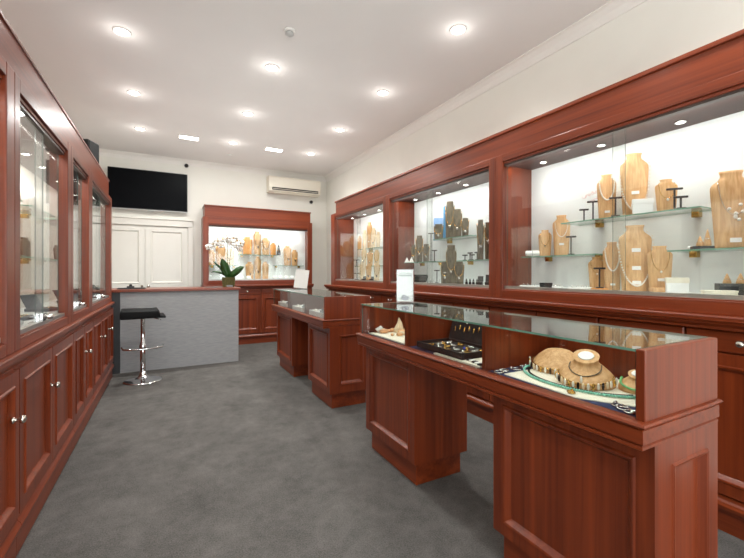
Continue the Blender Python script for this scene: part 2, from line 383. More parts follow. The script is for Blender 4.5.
def case(label, F, e, a0, a1, sl, sr, zb, zt, ztop, depth, back, pane_split, lockn, axis, group=None, lights=3, lpow=10, zs=2.04, drop=.085, sides='lr'):
    """glazed wall case: frame with reveal, sides, soffit, back, floor, tracks, two sliding panes"""
    c = F((a0 + a1) / 2, -depth / 2, zb - .09)
    t = thing('display_case', label, 'display case', c, 0, group)
    wl = wood_along(F)
    mb = MB()
    for b0, b1 in ((a0, a0 + sl), (a1 - sr, a1)):
        mb = MB(); fbox(mb, F, b0, b1, -.05, 0, zb - drop, ztop); mb.build('frame_stile', 'wv', t, .004)
    mb = MB(); fbox(mb, F, a0 + sl, a1 - sr, -.05, -.001, zt, ztop); 
    fbox(mb, F, a0 + sl, a1 - sr, -.06, -.014, zt - .018, zt); mb.build('head_rail', wl, t, .003)
    mb = MB(); fbox(mb, F, a0 + sl, a1 - sr, -.05, -.001, zb - drop, zb - .02); fbox(mb, F, a0 + sl, a1 - sr, -.06, -.012, zb - .03, zb - .012); mb.build('bottom_rail', wl, t, .003)
    for q, b0, b1 in ((0, a0, a0 + .018), (1, a1 - .018, a1)):
        if sides[q] == '-': continue
        mb = MB()
        if sides[q] == 'g':
            fbox(mb, F, b0 + .004, b1 - .004, -depth, -.05, zb - .06, zs, 'glass', 'darkedge'); mb.build('end_glass', None, t)
        else:
            fbox(mb, F, b0, b1, -depth, -.05, zb - drop, ztop); mb.build('side_panel', 'wv', t)
    i0, i1 = a0 + (.018 if sides[0] != '-' else 0), a1 - (.018 if sides[1] != '-' else 0)
    mb = MB(); fbox(mb, F, i0, i1, -depth, -.05, zs, zs + .02); mb.build('soffit', 'darkwood', t)
    mb = MB(); fbox(mb, F, i0, i1, -depth, -depth + .012, zb - .06, zs); mb.build('back_panel', back, t)
    mb = MB(); fbox(mb, F, i0, i1, -depth + .012, -.05, zb - .06, zb - .002); mb.build('case_floor', 'lam' if back == 'lam' else 'sill', t)
    mb = MB(); fbox(mb, F, a0 + sl, a1 - sr, -.062, -.018, zb - .012, zb + .008); mb.build('bottom_track', 'alu', t)
    mb = MB(); fbox(mb, F, a0 + sl, a1 - sr, -.062, -.020, zt - .032, zt - .018); mb.build('top_track', 'bronze', t)
    for (p0, p1, n) in ((a0 + sl + .003, pane_split + .03, -.030), (pane_split - .03, a1 - sr - .003, -.048)):
        mb = MB(); fbox(mb, F, p0, p1, n - .005, n, zb + .008, zt - .03, 'glass', 'darkedge'); mb.build('sliding_pane', None, t)
    if lockn:
        c = F(pane_split - .02, -.02, zb + .03)
        mb = MB(); fbox(mb, F, pane_split - .045, pane_split + .02, -.028, -.016, zb + .009, zb + .05)
        mb.lathe([(.001, 0), (.013, 0), (.013, .035), (.001, .036)] if axis == 'px' else [(.001, 0), (.013, 0), (.013, -.035), (.001, -.036)], F(pane_split - .01, -.016, zb + .03), 12, None, 'y' if axis == 'y' else 'x')
        mb.build('pane_lock', 'chrome', t)
    c0 = F((a0 + a1) / 2, -.13, zs - .004)
    L = bpy.data.lights.new('case_fill', 'AREA'); L.shape = 'RECTANGLE'; L.size = (a1 - a0) - .1; L.size_y = .05; L.energy = lpow * lights * .42; L.color = (1, .98, .95)  # fill lamp added to even out the case light, has no fitting
    o = bpy.data.objects.new('case_fill', L); COL.objects.link(o); o.location = c0 - t.location; o.parent = t
    n_ = F(0, 0, 0) - F(0, 1, 0); dirv = (n_.normalized() * .55 + Vector((0, 0, -1))).normalized()
    al = (F(1, 0, 0) - F(0, 0, 0)).normalized(); zz = -dirv; yy_ = zz.cross(al)
    o.rotation_euler = Matrix((al, yy_, zz)).transposed().to_euler()
    for k in range(lights):
        a = a0 + (a1 - a0) * (k + .5) / lights
        cc = F(a, -depth + .13, zs)
        mb = MB(); mb.lathe([(.028, 0), (.028, -.006), (.02, -.006), (.02, -.003)], cc, 16); sp = mb.build('spot_fitting', 'chrome', t)
        mb = MB(); mb.lathe([(.019, -.0045), (.001, -.0046)], cc, 16); mb.build('spot_lens', 'lens', sp)
        L = bpy.data.lights.new('case_spot', 'SPOT'); L.energy = lpow * .6; L.spot_size = math.radians(120); L.spot_blend = 1; L.shadow_soft_size = .03; L.color = (1, .97, .93)
        o = bpy.data.objects.new('case_spot', L); COL.objects.link(o); o.location = cc - Vector((0, 0, .02)) - t.location; o.parent = t
    return t
def shelf(t, F, a0, a1, n0, n1, z, brk, base_n):
    mb = MB(); fbox(mb, F, a0, a1, n0, n1, z - .008, z, 'glass', 'edge'); sh = mb.build('glass_shelf', None, t)
    for a in brk:
        mb = MB(); fbox(mb, F, a - .018, a + .018, base_n, base_n + .045, z - .038, z - .008); fbox(mb, F, a - .012, a + .012, base_n + .004, base_n + .06, z - .016, z - .0085)
        mb.build('bracket', 'brass', sh, .003)

# right wall: floor cabinets, ledge, three cases, header
FR = face_negx(2.28)
P = .436; E0 = .517
for k, nm in enumerate(('nearest mahogany floor cabinet with drawers under the right wall cases', 'middle mahogany floor cabinet with drawers under the right wall cases', 'farthest mahogany floor cabinet with drawers under the right wall cases')):
    ed = [E0 + P * (4 * k + j) for j in range(5)]
    base_unit(nm, FR, -1, ed[0], ed[-1], ed, .935, True, 0, .43, [None] * 4, 'right wall floor cabinets')
ledge('long moulded mahogany ledge running under the right wall display cases', FR, -1, E0, 5.76, .935, 1.0, .085, .43, 'wy')
FU = face_negx(2.26)
CASES_R = {}
CASES_R[3] = case('nearest large glazed mahogany wall case holding tan busts', FU, -1, .42, 2.198, .12, .07, 1.085, 2.045, 2.10, .40, 'lam', 1.29, False, 'nx', 'right wall display cases', 4, 3.6)
CASES_R[2] = case('middle glazed mahogany wall case holding dark taupe busts', FU, -1, 2.199, 3.904, .07, .075, 1.085, 2.045, 2.10, .40, 'lam', 3.11, False, 'nx', 'right wall display cases', 4, 3.6)
CASES_R[1] = case('farthest glazed mahogany wall case on the right wall holding cream busts', FU, -1, 3.905, 5.63, .075, .15, 1.085, 2.045, 2.10, .40, 'lam', 4.72, False, 'nx', 'right wall display cases', 4, 3.6)
h = MB().box(2.30, XR - .005, .42, 5.53, 2.102, 2.285); h.box(2.285, XR - .005, .42, 5.545, 2.27, 2.295); tag(h.build('header_board', 'wy', None, .004), 'long plain mahogany header board along the top of right wall cases', 'header')
FUb = -.388
shelf(CASES_R[3], FU, 1.52, 2.12, -.385, -.20, 1.32, (1.60, 2.0), FUb)
shelf(CASES_R[3], FU, .965, 1.77, -.385, -.19, 1.545, (1.05, 1.60), FUb)
shelf(CASES_R[3], FU, .46, 1.115, -.385, -.19, 1.32, (.60, 1.06), FUb)
mb = MB()
for a, z, n_, am in ((1.735, 1.735, 5, .012), (1.70, 1.695, 3, .005)):
    mb.tube([(2.2595 + .388 - .001, a - .10 * k / 24 + .012 * math.sin(k * 1.1), z + am * math.sin(k * n_ * .35) + .0012 * k) for k in range(25)], .0016 if am > .01 else .0012, 4, 'pinktext')
mb.build('printed_script', None, CASES_R[3])
def shelf_px(t, u0, u1, z, Xf, brk):
    a1, a0 = on_x(u0, Xf)[0], on_x(u1, Xf)[0]
    if t == CASES_R[2]: a1, a0 = min(a1, 3.88), max(a0, 2.23)
    else: a0 = max(a0, 3.93)
    shelf(t, FU, a0, a1, -.385, 2.26 - Xf, z, [a0 + (a1 - a0) * b for b in brk], FUb)
shelf_px(CASES_R[2], 433, 470.5, 1.54, 2.45, (.1, .9))
shelf_px(CASES_R[2], 433, 492, 1.31, 2.45, (.1, .55, .9))
shelf_px(CASES_R[2], 404, 430, 1.31, 2.42, (.15, .85))
shelf_px(CASES_R[1], 357, 381, 1.53, 2.45, (.15, .85))
shelf_px(CASES_R[1], 355, 383, 1.285, 2.45, (.15, .85))

# left wall: floor cabinets, ledge, three cases and the near one, header
FL = face_posx(-.575)
def lbase(label, a0, a1, ed, kn):
    return base_unit(label, FL, 1, a0, a1, ed, .80, False, 0, .42, kn, 'left wall floor cabinets', 'x', 1)
lbase('left wall mahogany floor cabinet nearest the camera, cut by photo edge', 1.07, 2.135, [1.07, 1.60, 2.135], [None, (2.05, .60)])
lbase('left wall mahogany floor cabinet with two wide doors, second from the front', 2.137, 3.195, [2.137, 2.665, 3.195], [(2.61, .595), None])
lbase('left wall mahogany floor cabinet with two narrow doors, third from the front', 3.197, 3.95, [3.197, 3.575, 3.95], [None, (3.60, .595)])
lbase('left wall mahogany floor cabinet with three doors beside the reception counter', 3.952, 5.30, [3.952, 4.40, 4.85, 5.30], [(4.36, .595), None, (4.91, .595)])
ledge('long moulded mahogany ledge under the left wall glazed cases', FL, 1, 1.07, 5.31, .80, .86, .03, .42, 'wy')
FLU = face_posx(-.57)
CL = {}
for k, (a0, a1, nm, sp) in enumerate(((1.07, 2.135, 'left wall glazed mahogany case nearest the camera, cut by photo edge', 1.6), (2.136, 3.204, 'left wall glazed mahogany case with wide panes, second from the front', 2.66),
                            (3.205, 3.949, 'narrow left wall glazed mahogany case, third from the front', 3.58), (3.95, 5.30, 'left wall glazed mahogany case closest to the reception counter', 4.62))):
    CL[k] = case(nm, FLU, 1, a0, a1, .07, .09, .93, 1.985, 2.045, .41, 'beige', sp, True, 'px', 'left wall display cases', 2, 8, 2.0, .068, ('l-', '--', '--', '-g')[k])
h = MB().box(XL + .005, -.60, 1.07, 5.295, 2.047, 2.245); h.box(XL + .005, -.592, 1.07, 5.30, 2.235, 2.252); tag(h.build('header_board', 'wy', None, .004), 'long plain mahogany header board along the top of left wall cases', 'header')
for k, (a0, a1) in enumerate(((1.15, 2.05), (2.20, 3.10), (3.28, 3.87), (4.02, 5.20))):
    shelf(CL[k], FLU, a0, a1, -.38, -.20, 1.30, (a0 + .12, a1 - .12), -.398)
    shelf(CL[k], FLU, a0, a1, -.38, -.22, 1.64, (a0 + .12, a1 - .12), -.398)
sp = thing('wall_speaker', 'small black box speaker on top of the left wall header board', 'speaker', (-.72, 4.72, 2.252), math.radians(-22))
MB().box(-.07, .07, -.09, .09, 0, .25).build('speaker_box', 'black', sp, .008, True)
MB().box(.07, .076, -.08, .08, .01, .24).build('speaker_grille', 'velvet', sp, .003, True)

# back wall: floor cabinet, ledge, case, header
FB = face_negy(6.64)
bx = [.49, .94, 1.39, 1.845, 2.30]
base_unit('mahogany floor cabinet with drawers against the back wall', FB, 1, .49, 2.30, bx, .93, True, 0, .35, [None] * 4, None, 'y', -1)
ledge('moulded mahogany ledge under the back wall display case', FB, 1, .48, 2.31, .93, .99, .07, .35, 'wx')
FBU = face_negy(6.63)
CB = case('glazed mahogany wall case on the back wall holding tan busts', FBU, 1, .49, 2.30, .085, .085, 1.075, 1.97, 2.085, .36, 'lam', 1.4, False, 'y', None, 4, 3.6, 1.965)
h = MB().box(.515, 2.275, 6.66, 6.995, 2.087, 2.27); h.box(.505, 2.285, 6.645, 6.995, 2.258, 2.278); tag(h.build('header_board', 'wx', None, .004), 'short mahogany header board above the back wall case', 'header')
def bshelf(u0, u1, z, Yf, brk):
    x0, x1 = on_y(u0, Yf)[0], on_y(u1, Yf)[0]
    shelf(CB, FBU, x0, x1, -.345, 6.63 - Yf, z, [x0 + (x1 - x0) * b for b in brk], -.348)
bshelf(239, 278, 1.50, 6.80, (.1, .9)); bshelf(210, 238, 1.31, 6.80, (.1, .9)); bshelf(275, 304, 1.315, 6.80, (.1, .9))

# ================= island counters =================
def island(label, x0, x1, y0, y1, peds, zdeck, ztop, divs, inner, group, name_panel=True):
    """x0 front body, x1 rear body; mould ring overhangs; glass case above"""
    t = thing('display_counter', label, 'display counter', ((x0 + x1) / 2, (y0 + y1) / 2, 0), 0, group)
    for (a, b) in peds:
        mb = MB(); mb.box(x0 + .021, x1 - .001, a + .002 if a > y0 else a + .021, b - .002 if b < y1 else b - .021, .13, zdeck - .07)
        pd = mb.build('pedestal', 'wv', t)
        pf = [(0, .021), (.05, .021), (.055, .027), (.064, .025), (.074, .012), (.08, .006)]
        mb = MB(); mb.framed(face_negx(x0 + .021), a, b, .132, zdeck - .07, pf); mb.build('front_panel', 'wv', pd)
        if a <= y0 + .001:
            mb = MB(); mb.framed(face_negy(a + .021), x0 + .0212, x1, .132, zdeck - .07, [(0, .021), (.07, .021), (.075, .027), (.083, .025), (.093, .012), (.099, .006)]); mb.build('end_panel', 'wv', pd)
        mb = MB(); mb.box(x0 + .03, x1 - .03, a + .027, b - .027, 0, .131); mb.build('plinth', 'wy', pd, .003)
    # apron + moulded ring
    mb = MB(); pr = [(0, zdeck - .074), (.028, zdeck - .074), (.034, zdeck - .070), (.034, zdeck - .063), (.029, zdeck - .059), (.036, zdeck - .054), (.036, zdeck - .016), (.032, zdeck - .013), (.040, zdeck - .010), (.044, zdeck - .004), (.040, zdeck + .002), (.03, zdeck + .005), (0, zdeck + .005)]
    # ring is wider on the customer side
    ring = [(x0 - .028, y0 + .034), (x1 - .030, y0 + .034), (x1 - .030, y1 - .03), (x0 - .028, y1 - .03)]
    mb.sweep(ring, pr, True); mb.build('counter_moulding', 'wy', t)
    mb = MB(); mb.box(x0 - .027, x1 - .031, y0 + .035, y1 - .031, zdeck - .07, zdeck); mb.build('counter_deck', 'wy', t)
    xg = x0 - .048
    for yy, nm in ((y0 + .001, 'case_end'), (y1 - .026, 'case_end')):
        mb = MB(); mb.box(xg + .001, x1 + .004, yy, yy + .025, zdeck + .004, ztop); mb.build(nm, 'wv', t, .003)
    mb = MB(); mb.box(x1 - .016, x1 + .003, y0 + .026, y1 - .027, zdeck, ztop - .008); mb.build('case_back', inner, t)
    for yv in divs:
        mb = MB(); mb.box(xg + .02, x1 - .017, yv - .01, yv + .01, zdeck, ztop - .009); mb.build('divider', inner, t)
    mb = MB(); mb.box(xg + .003, xg + .009, y0 + .027, y1 - .027, zdeck + .002, ztop - .008, 'glass', 'darkedge'); mb.build('front_glass', None, t)
    mb = MB(); mb.box(xg, x1 + .003, y0 + .0265, y1 - .027, ztop - .0075, ztop, 'topglass', 'edge2'); mb.build('top_glass', None, t)
    return t
ZD, ZT = .783, .985
island('long near mahogany glass-topped counter with tan busts inside', 1.20, 1.58, .576, 2.345, ((.576, 1.178), (1.76, 2.345)), ZD, ZT, (1.205, 1.805), 'wv', 'island display counters')
island('far mahogany glass-topped counter with white trays, nearer the back wall', 1.24, 1.635, 3.115, 4.945, ((3.115, 3.70), (4.27, 4.945)), ZD, ZT, (3.72, 4.33), 'reflboard', 'island display counters')

# ================= reception counter, stool =================
rc = thing('reception_counter', 'reception counter with grey textured front and mahogany top', 'counter', (.15, 5.7, 0))
MB().box(-.5, .84, 5.42, 5.98, .0, .957).build('body', 'panel', rc)
MB().box(XL + .005, -.501, 5.41, 5.98, 0, .957).build('end_panel', 'darkpanel', rc)
MB().box(XL + .003, .865, 5.395, 6.02, .958, .99).build('worktop', 'wx', rc, .004)
st = thing('bar_stool', 'chrome bar stool with black curled seat before the reception counter', 'stool', (-.245, 4.938, 0), math.radians(4))
MB().lathe([(.001, 0), (.19, 0), (.19, .006), (.17, .014), (.10, .03), (.05, .045), (.034, .07), (.03, .10), (.001, .10)], (0, 0, 0), 40).build('base', 'chrome', st, 0, True)
MB().lathe([(.028, .09), (.028, .42), (.022, .425), (.022, .685), (.05, .688), (.05, .6975), (.001, .6975)], (0, 0, 0), 24).build('column', 'chrome', st, 0, True)
mb = MB(); pts = [(.02, 0, .37)]
pts = [(-.195, -.03 , .385), (-.18, -.10, .375), (-.10, -.14, .37), (0, -.15, .37), (.10, -.14, .37), (.18, -.10, .375), (.195, -.03, .385)]
mb.tube(pts, .011, 10); mb.tube([(0, 0, .37), (0, -.15, .37)], .010, 10); mb.lathe([(.034, .345), (.036, .35), (.036, .39), (.034, .395)], (0, 0, 0), 20)
mb.build('footrest', 'chrome', st, 0, True)
secs = []
for x, zlo, zhi in ((-.235, .712, .755), (-.228, .702, .782), (-.215, .698, .792), (-.10, .698, .79), (0, .70, .786), (.10, .70, .786), (.155, .70, .79), (.170, .70, .775), (.178, .70, .735), (.20, .70, .725), (.225, .698, .722), (.238, .700, .716)):
    e = min(.012, (zhi - zlo) / 3)
    x *= .9; secs.append([(x, -.185, zlo + e), (x, -.17, zlo), (x, .17, zlo), (x, .185, zlo + e), (x, .185, zhi - e), (x, .17, zhi), (x, -.17, zhi), (x, -.185, zhi - e)])
MB().sections(secs).build('seat', 'vinyl', st, .008, True)
MB().tube([(0.02, -.02, .705), (.08, -.06, .70), (.15, -.10, .68), (.17, -.11, .672)], .006, 8).build('height_lever', 'chrome', st, 0, True)

# ================= back wall fittings =================
tv = thing('television', 'wide black wall mounted television above the white doors', 'television', (-.26, 6.92, 2.167))
MB().box(-.80, .28, 6.925, 6.965, 2.167, 2.785).build('casing', 'black', tv, .006)
MB().box(-.79, .27, 6.9205, 6.9255, 2.185, 2.775).build('screen', 'screen', tv)
MB().box(-.80, .28, 6.918, 6.925, 2.160, 2.172).build('lower_trim', 'lightgrey', tv, .002)
MB().box(-.28, -.20, 6.917, 6.926, 2.148, 2.161).build('sensor_tab', 'lightgrey', tv, .002)
MB().box(-.5, -.02, 6.965, 7.0, 2.3, 2.65).build('wall_mount', 'black', tv)
ac = thing('air_conditioner', 'ivory split system air conditioner high on the back wall', 'air conditioner', (2.04, 6.9, 2.61))
mb = MB(); secs = []
for x in (1.565, 2.52):
    secs.append([(x, 6.998, 2.62), (x, 6.86, 2.612), (x, 6.80, 2.64), (x, 6.785, 2.70), (x, 6.785, 2.86), (x, 6.80, 2.895), (x, 6.84, 2.908), (x, 6.998, 2.908)])
mb.sections(secs, smooth=False); mb.build('housing', 'acbody', ac, .006)
mb = MB(); mb.box(1.62, 2.47, 6.778, 6.80, 2.655, 2.70); mb.build('air_outlet', 'dark', ac, .003)
mb = MB(); mb.box(1.63, 2.46, 6.770, 6.785, 2.668, 2.676); mb.build('louvre', 'acbody', ac, .002)
mb = MB(); mb.box(1.66, 2.44, 6.80, 6.86, 2.603, 2.613); mb.build('lower_louvre', 'acbody', ac, .002)
for (u, v, lab) in ((186.5, 165.5, 'small dark dome camera above the television on the back wall'), (311.5, 202, 'small dark dome camera below the air conditioner on the back wall')):
    X, D = on_y(u, 6.96); z = EYE + (272 - v) * D / FPX
    c = thing('security_camera', lab, 'camera', (X, 6.96, z), 0, 'security cameras')
    MB().lathe([(.03, .0395), (.035, .03), (.035, .02), (.03, .012)], (0, 0, 0), 16, None, 'y').build('mount', 'lightgrey', c, 0, True)
    MB().ball((0, .005, 0), .03, n=14).build('dome', 'black', c, 0, True)

# ceiling fittings
DL = [(122, 32, 'near left ceiling downlight above the left wall header'), (134, 93, 'middle ceiling downlight of the left row'), (140, 129, 'far ceiling downlight of the left row, nearest the television'),
      (272, 68, 'nearest ceiling downlight of the central row, behind the smoke detector'), (248, 114, 'second ceiling downlight of the central row'), (233, 143, 'farthest ceiling downlight of the central row'),
      (458, 30, 'nearest ceiling downlight of the right row over the middle case'), (383, 93, 'second ceiling downlight of the right row'), (340, 130, 'third ceiling downlight of the right row'), (311, 154, 'farthest ceiling downlight of the right row, near air conditioner')]
def downlight(x, y, lab, grp):
    t = thing('ceiling_light', lab, 'ceiling light', (x, y, ZC), 0, grp)
    MB().lathe([(.062, -.0005), (.062, -.006), (.053, -.010), (.05, -.004)], (0, 0, 0), 24).build('trim_ring', 'trim', t, 0, True)
    MB().lathe([(.049, -.0075), (.001, -.0076)], (0, 0, 0), 24).build('lens', 'lens', t, 0, True)
    L = bpy.data.lights.new('downlight_lamp', 'POINT'); L.energy = .5; L.shadow_soft_size = .05; L.color = (1, .97, .93)
    o = bpy.data.objects.new('downlight_lamp', L); COL.objects.link(o); o.location = (0, 0, -.09); o.parent = t
    L = bpy.data.lights.new('downlight_beam', 'SPOT'); L.energy = 46; L.shadow_soft_size = .05; L.spot_size = math.radians(140); L.spot_blend = 1; L.color = (.985, 1, .965)
    o = bpy.data.objects.new('downlight_beam', L); COL.objects.link(o); o.location = (0, 0, -.02); o.parent = t
for u, v, lab in DL:
    x, y, D = on_z(u, v, ZC - .005); downlight(x, y, lab, 'ceiling downlights')
for x, y, lab in ((-.28, .9, 'ceiling downlight of the left row above the viewer'), (.85, 1.75, 'ceiling downlight of the central row above the viewer'), (1.9, .8, 'ceiling downlight of the right row above the viewer'), (.8, -.6, 'ceiling downlight just inside the shopfront')):
    downlight(x, y, lab, 'ceiling downlights')
for u, v, lab in ((189, 137.5, 'rectangular ceiling light panel to the left, over the counter'), (274, 149.5, 'rectangular ceiling light panel to the right, before the air conditioner')):
    x, y, D = on_z(u, v, ZC - .005)
    t = thing('ceiling_light_panel', lab, 'ceiling light', (x, y, ZC), 0, 'rectangular ceiling lights')
    MB().box(-.13, .13, -.07, .07, -.012, 0).build('panel_frame', 'trim', t, .002, True)
    MB().box(-.115, .115, -.055, .055, -.015, -.0121).build('diffuser', 'tube', t, 0, True)
    L = bpy.data.lights.new('panel_lamp', 'AREA'); L.shape = 'RECTANGLE'; L.size = .23; L.size_y = .11; L.energy = 11; L.color = (.985, 1, .97)
    o = bpy.data.objects.new('panel_lamp', L); COL.objects.link(o); o.location = (0, 0, -.018); o.parent = t
x, y, D = on_z(289.5, 32, ZC - .01)
t = thing('smoke_detector', 'small grey smoke detector on the ceiling', 'smoke detector', (x, y, ZC))
MB().lathe([(.045, 0), (.045, -.012), (.04, -.016)], (0, 0, 0), 24).build('mount_plate', 'trim', t, 0, True)
MB().lathe([(.03, -.0161), (.032, -.028), (.02, -.036), (.001, -.037)], (0, 0, 0), 20).build('sensor_cap', 'lightgrey', t, 0, True)
x, y, D = on_z(229.5, 155, ZC - .01)
t = MB().lathe([(.03, ZC), (.03, ZC - .012), (.022, ZC - .02), (.001, ZC - .021)], (x, y, 0), 18).build('ceiling_sensor', 'trim'); tag(t, 'tiny white round sensor on the far ceiling', 'sensor')

# ================= jewellery stands =================
LV = [(0, .40, .20), (.02, .41, .21), (.12, .42, .21), (.40, .455, .20), (.62, .485, .185), (.75, .50, .17), (.80, .495, .165), (.835, .45, .16), (.865, .37, .155), (.895, .295, .15), (.93, .255, .15), (.965, .262, .155), (1.0, .295, .165)]
NECK = [0]
def lv(t):
    for (a, p, q), (b, p2, q2) in zip(LV, LV[1:]):
        if a <= t <= b:
            f = (t - a) / (b - a); return max(NECK[0], p + (p2 - p) * f), q + (q2 - q) * f
    return max(NECK[0], LV[-1][1]), LV[-1][2]
LEAN = .05
def front(x, t, h, w):
    hw, dp = lv(t); k = max(0, 1 - (x / (hw * w)) ** 2) ** .5
    return .10 * w - dp * w * k + LEAN * t * h
def fit(h, w, rot, X, lo, hi, ax):
    """keep a bust's footprint between lo and hi along an axis"""
    P = []
    for a, p, q in LV:
        yo = .10 * w + LEAN * a * h
        for x, y in ((-p * w, yo), (p * w, yo), (0, yo - q * w), (-p * w, yo + .03 * w + .004), (p * w, yo + .03 * w + .004), (-p * w * .8, yo - q * w * .6), (p * w * .8, yo - q * w * .6)):
            P.append((x * math.cos(rot) - y * math.sin(rot)) if ax == 'x' else (x * math.sin(rot) + y * math.cos(rot)))
    return max(min(X, hi - max(P)), lo - min(P))
def bust(name, label, x, y, z, h, w, mat, rot, group, tags=(), lean=0, cat='necklace bust'):
    t = thing(name, label, cat, (x, y, z + .0006), rot, group)
    if lean: t.rotation_euler = Matrix.Rotation(rot, 3, 'Z').to_euler(); t.rotation_euler = (Matrix.Rotation(rot, 3, 'Z') @ Matrix.Rotation(-lean, 3, 'X')).to_euler()
    secs = []
    for a, p, q in LV:
        hw, dp = max(NECK[0], p) * w, q * w; yo = .10 * w + LEAN * a * h
        pts = [(-hw * math.cos(PI * k / 10), yo - dp * math.sin(PI * k / 10), a * h) for k in range(11)]
        pts += [(hw * .9, yo + .03 * w + .004, a * h), (-hw * .9, yo + .03 * w + .004, a * h)]
        secs.append(pts)
    b = MB(); b.sections(secs, mat); b.build('form', None, t, 0, True)
    for (tx, tt) in tags:
        xx = tx * w; yy = front(xx, tt, h, w) - .003
        MB().box(xx - .13 * w, xx + .13 * w, yy - .0015, yy, tt * h - .065 * w, tt * h + .065 * w).build('price_tag', 'white', t, 0, True)
    return t
def necklace(label, bt, h, w, mat, kind, r=.003, tb=.35, pend=None, group=None):
    """kind: 'beads' or 'chain'; hangs round the bust bt"""
    o_pts = []
    n = 46 if kind == 'beads' else 40
    tt_top = .90
    for k in range(n + 1):
        f = -1 + 2 * k / n; af = abs(f)
        tt = tb + (tt_top - tb) * (af ** 1.9)
        hw, dp = (q * w for q in lv(tt)); off = r * 1.6 + .003
        x = (.45 if tb < .2 else .38) * w * math.sin(af * PI / 2) * (1.02 if tb < .4 else .85)
        ps = math.copysign(min(math.asin(min(1, x / hw)), 1.25), f)
        o_pts.append(((hw + off) * math.sin(ps), .10 * w + LEAN * tt * h - (dp + off) * math.cos(ps), tt * h))
    mb = MB()
    if kind == 'beads':
        for p in o_pts: mb.ball(p, r, mat, 6)
    else: mb.tube(o_pts, r, 5, mat)
    t = mb.build('necklace', None, None, 0, True)
    t.location = bt.location; t.rotation_euler = bt.rotation_euler
    tag(t, label, 'necklace', group)
    if pend:
        pm, pr = pend; p = o_pts[len(o_pts) // 2]
        MB().ball((p[0], p[1] - .002 - pr * .35, p[2] - pr), pr, pm, 8, (1, .5, 1.25)).build('pendant', None, t, 0, True)
    return t
    return t
def earring_stand(label, x, y, z, h, w, rot, group, mat='black', name='jewellery_t_bar'):
    t = thing(name, label, 'jewellery stand', (x, y, z + .0006), rot, group)
    MB().box(-w * .32, w * .32, -.016, .016, 0, .007).build('base', mat, t, .002, True)
    MB().box(-.0045, .0045, -.0045, .0045, .007, h - .008).build('post', mat, t, .001, True)
    MB().box(-w / 2, w / 2, -.006, .006, h - .012, h).build('crossbar', mat, t, .003, True)
    return t
def px_x(u0, v0, u1, v1, X):
    Y, D = on_x((u0 + u1) / 2, X); k = D / FPX
    return Y, D, (v1 - v0) * k, (u1 - u0) * k
RT = math.radians(-90 + 38)

# --- right near case (window 3)
G3 = 'tan busts in the nearest right wall case'
ZB, ZS, ZU = 1.084, 1.32, 1.545
n3 = [
 # u0 v0 u1 v1  X  z  label  necklace(label, mat, kind, tb, r, pend)
 (538.5, 230, 551.5, 255, 2.53, ZS, 'small tan bust with dark strands, leftmost on the lower left shelf of the near case', ('gold', 'chain', .42, .0016, ('taupe', .006)), ()),
 (553, 215, 570, 254, 2.55, ZS, 'taller tan bust on the lower left shelf of the near case', ('pearl', 'beads', .46, .003, None), ((0, .28),)),
 (598, 174, 616, 218, 2.54, ZU, 'tan bust with short pearls on the raised middle shelf beside the tallest bust', ('pearl', 'beads', .42, .0052, None), ((0, .16),)),
 (622, 152.5, 648, 214, 2.53, ZU, 'tallest tan bust with long pearls on the raised middle shelf', ('pearl', 'beads', .07, .0056, None), ((0, .36), (-.02, .15))),
 (657, 179, 677, 210, 2.54, ZU, 'short wide tan bust at right end of the raised middle shelf', ('gold', 'chain', .4, .0014, ('pearl', .007)), ()),
 (716, 170, 752, 248, 2.52, ZS, 'large tan bust with pearl drops on the right shelf, cut by photo edge', ('silver', 'chain', .42, .0014, ('pearl', .009)), ((0, .1),)),
 (589, 257, 605, 283, 2.56, ZB, 'plain tan bust behind orange based stand on the near case floor', ('gold', 'chain', .5, .0014, ('pearl', .006)), ()),
 (604, 242, 621, 284, 2.50, ZB, 'tan bust with pearl loop and black beads on the near case floor', ('pearl', 'beads', .40, .0052, None), ((0, .12),)),
 (621, 225, 651, 286.5, 2.48, ZB, 'tall tan bust with three white tags and long pearls on near case floor', ('pearl', 'beads', .08, .0056, None), ((0, .62), (0, .35), (0, .13))),
 (649, 246, 672, 282, 2.50, ZB + .028, 'small tan bust raised on a tan block on the near case floor', ('gold', 'chain', .4, .0014, ('pearl', .006)), ((0, .18),)),
]
for (u0, v0, u1, v1, X, z, lab, nk, tg) in n3:
    Y, D, hh, ww = px_x(u0, v0, u1, v1, X)
    ytop = EYE + (272 - v0) * D / FPX
    hh = max(.08, ytop - z)
    X = fit(hh, min(ww * .95, .22), RT, X, 2.335, 2.64, 'x'); Y = on_x((u0 + u1) / 2, X)[0]
    b = bust('necklace_bust', lab, X, Y, z, hh, min(ww * .95, .22), 'tan', RT, G3, tg)
    kind = {'pearl': 'white pearl necklace', 'gold': 'fine gold pendant chain', 'silver': 'silver chain with pearl drop'}[nk[0]]
    short = {0: 'small leftmost bust on the lower left shelf', 1: 'taller bust on the near case lower left shelf', 2: 'bust left of the tallest bust on the raised shelf', 3: 'tallest bust on the raised middle shelf', 4: 'short wide bust on the raised middle shelf',
             5: 'large bust at the right photo edge', 6: 'plain bust behind orange based stand', 7: 'floor bust left of the three tag bust', 8: 'floor bust with three white tags', 9: 'small bust raised on a tan block'}[[q[6] for q in n3].index(lab)]
    nl = necklace(kind + ' hanging on the ' + short, b, hh, min(ww * .95, .22), nk[0], nk[1], nk[3], nk[2], nk[4], 'necklaces in the nearest right wall case')
    if lab.startswith('large tan'):
        for px, pt in ((-.12, .5), (.1, .55), (0, .44), (.14, .46), (.06, .36)):
            xx = px * .2; MB().ball((xx, front(xx, pt, hh, min(ww * .95, .22)) - .012, pt * hh), .0085, 'pearl', 8).build('pearl_drop', None, nl, 0, True)
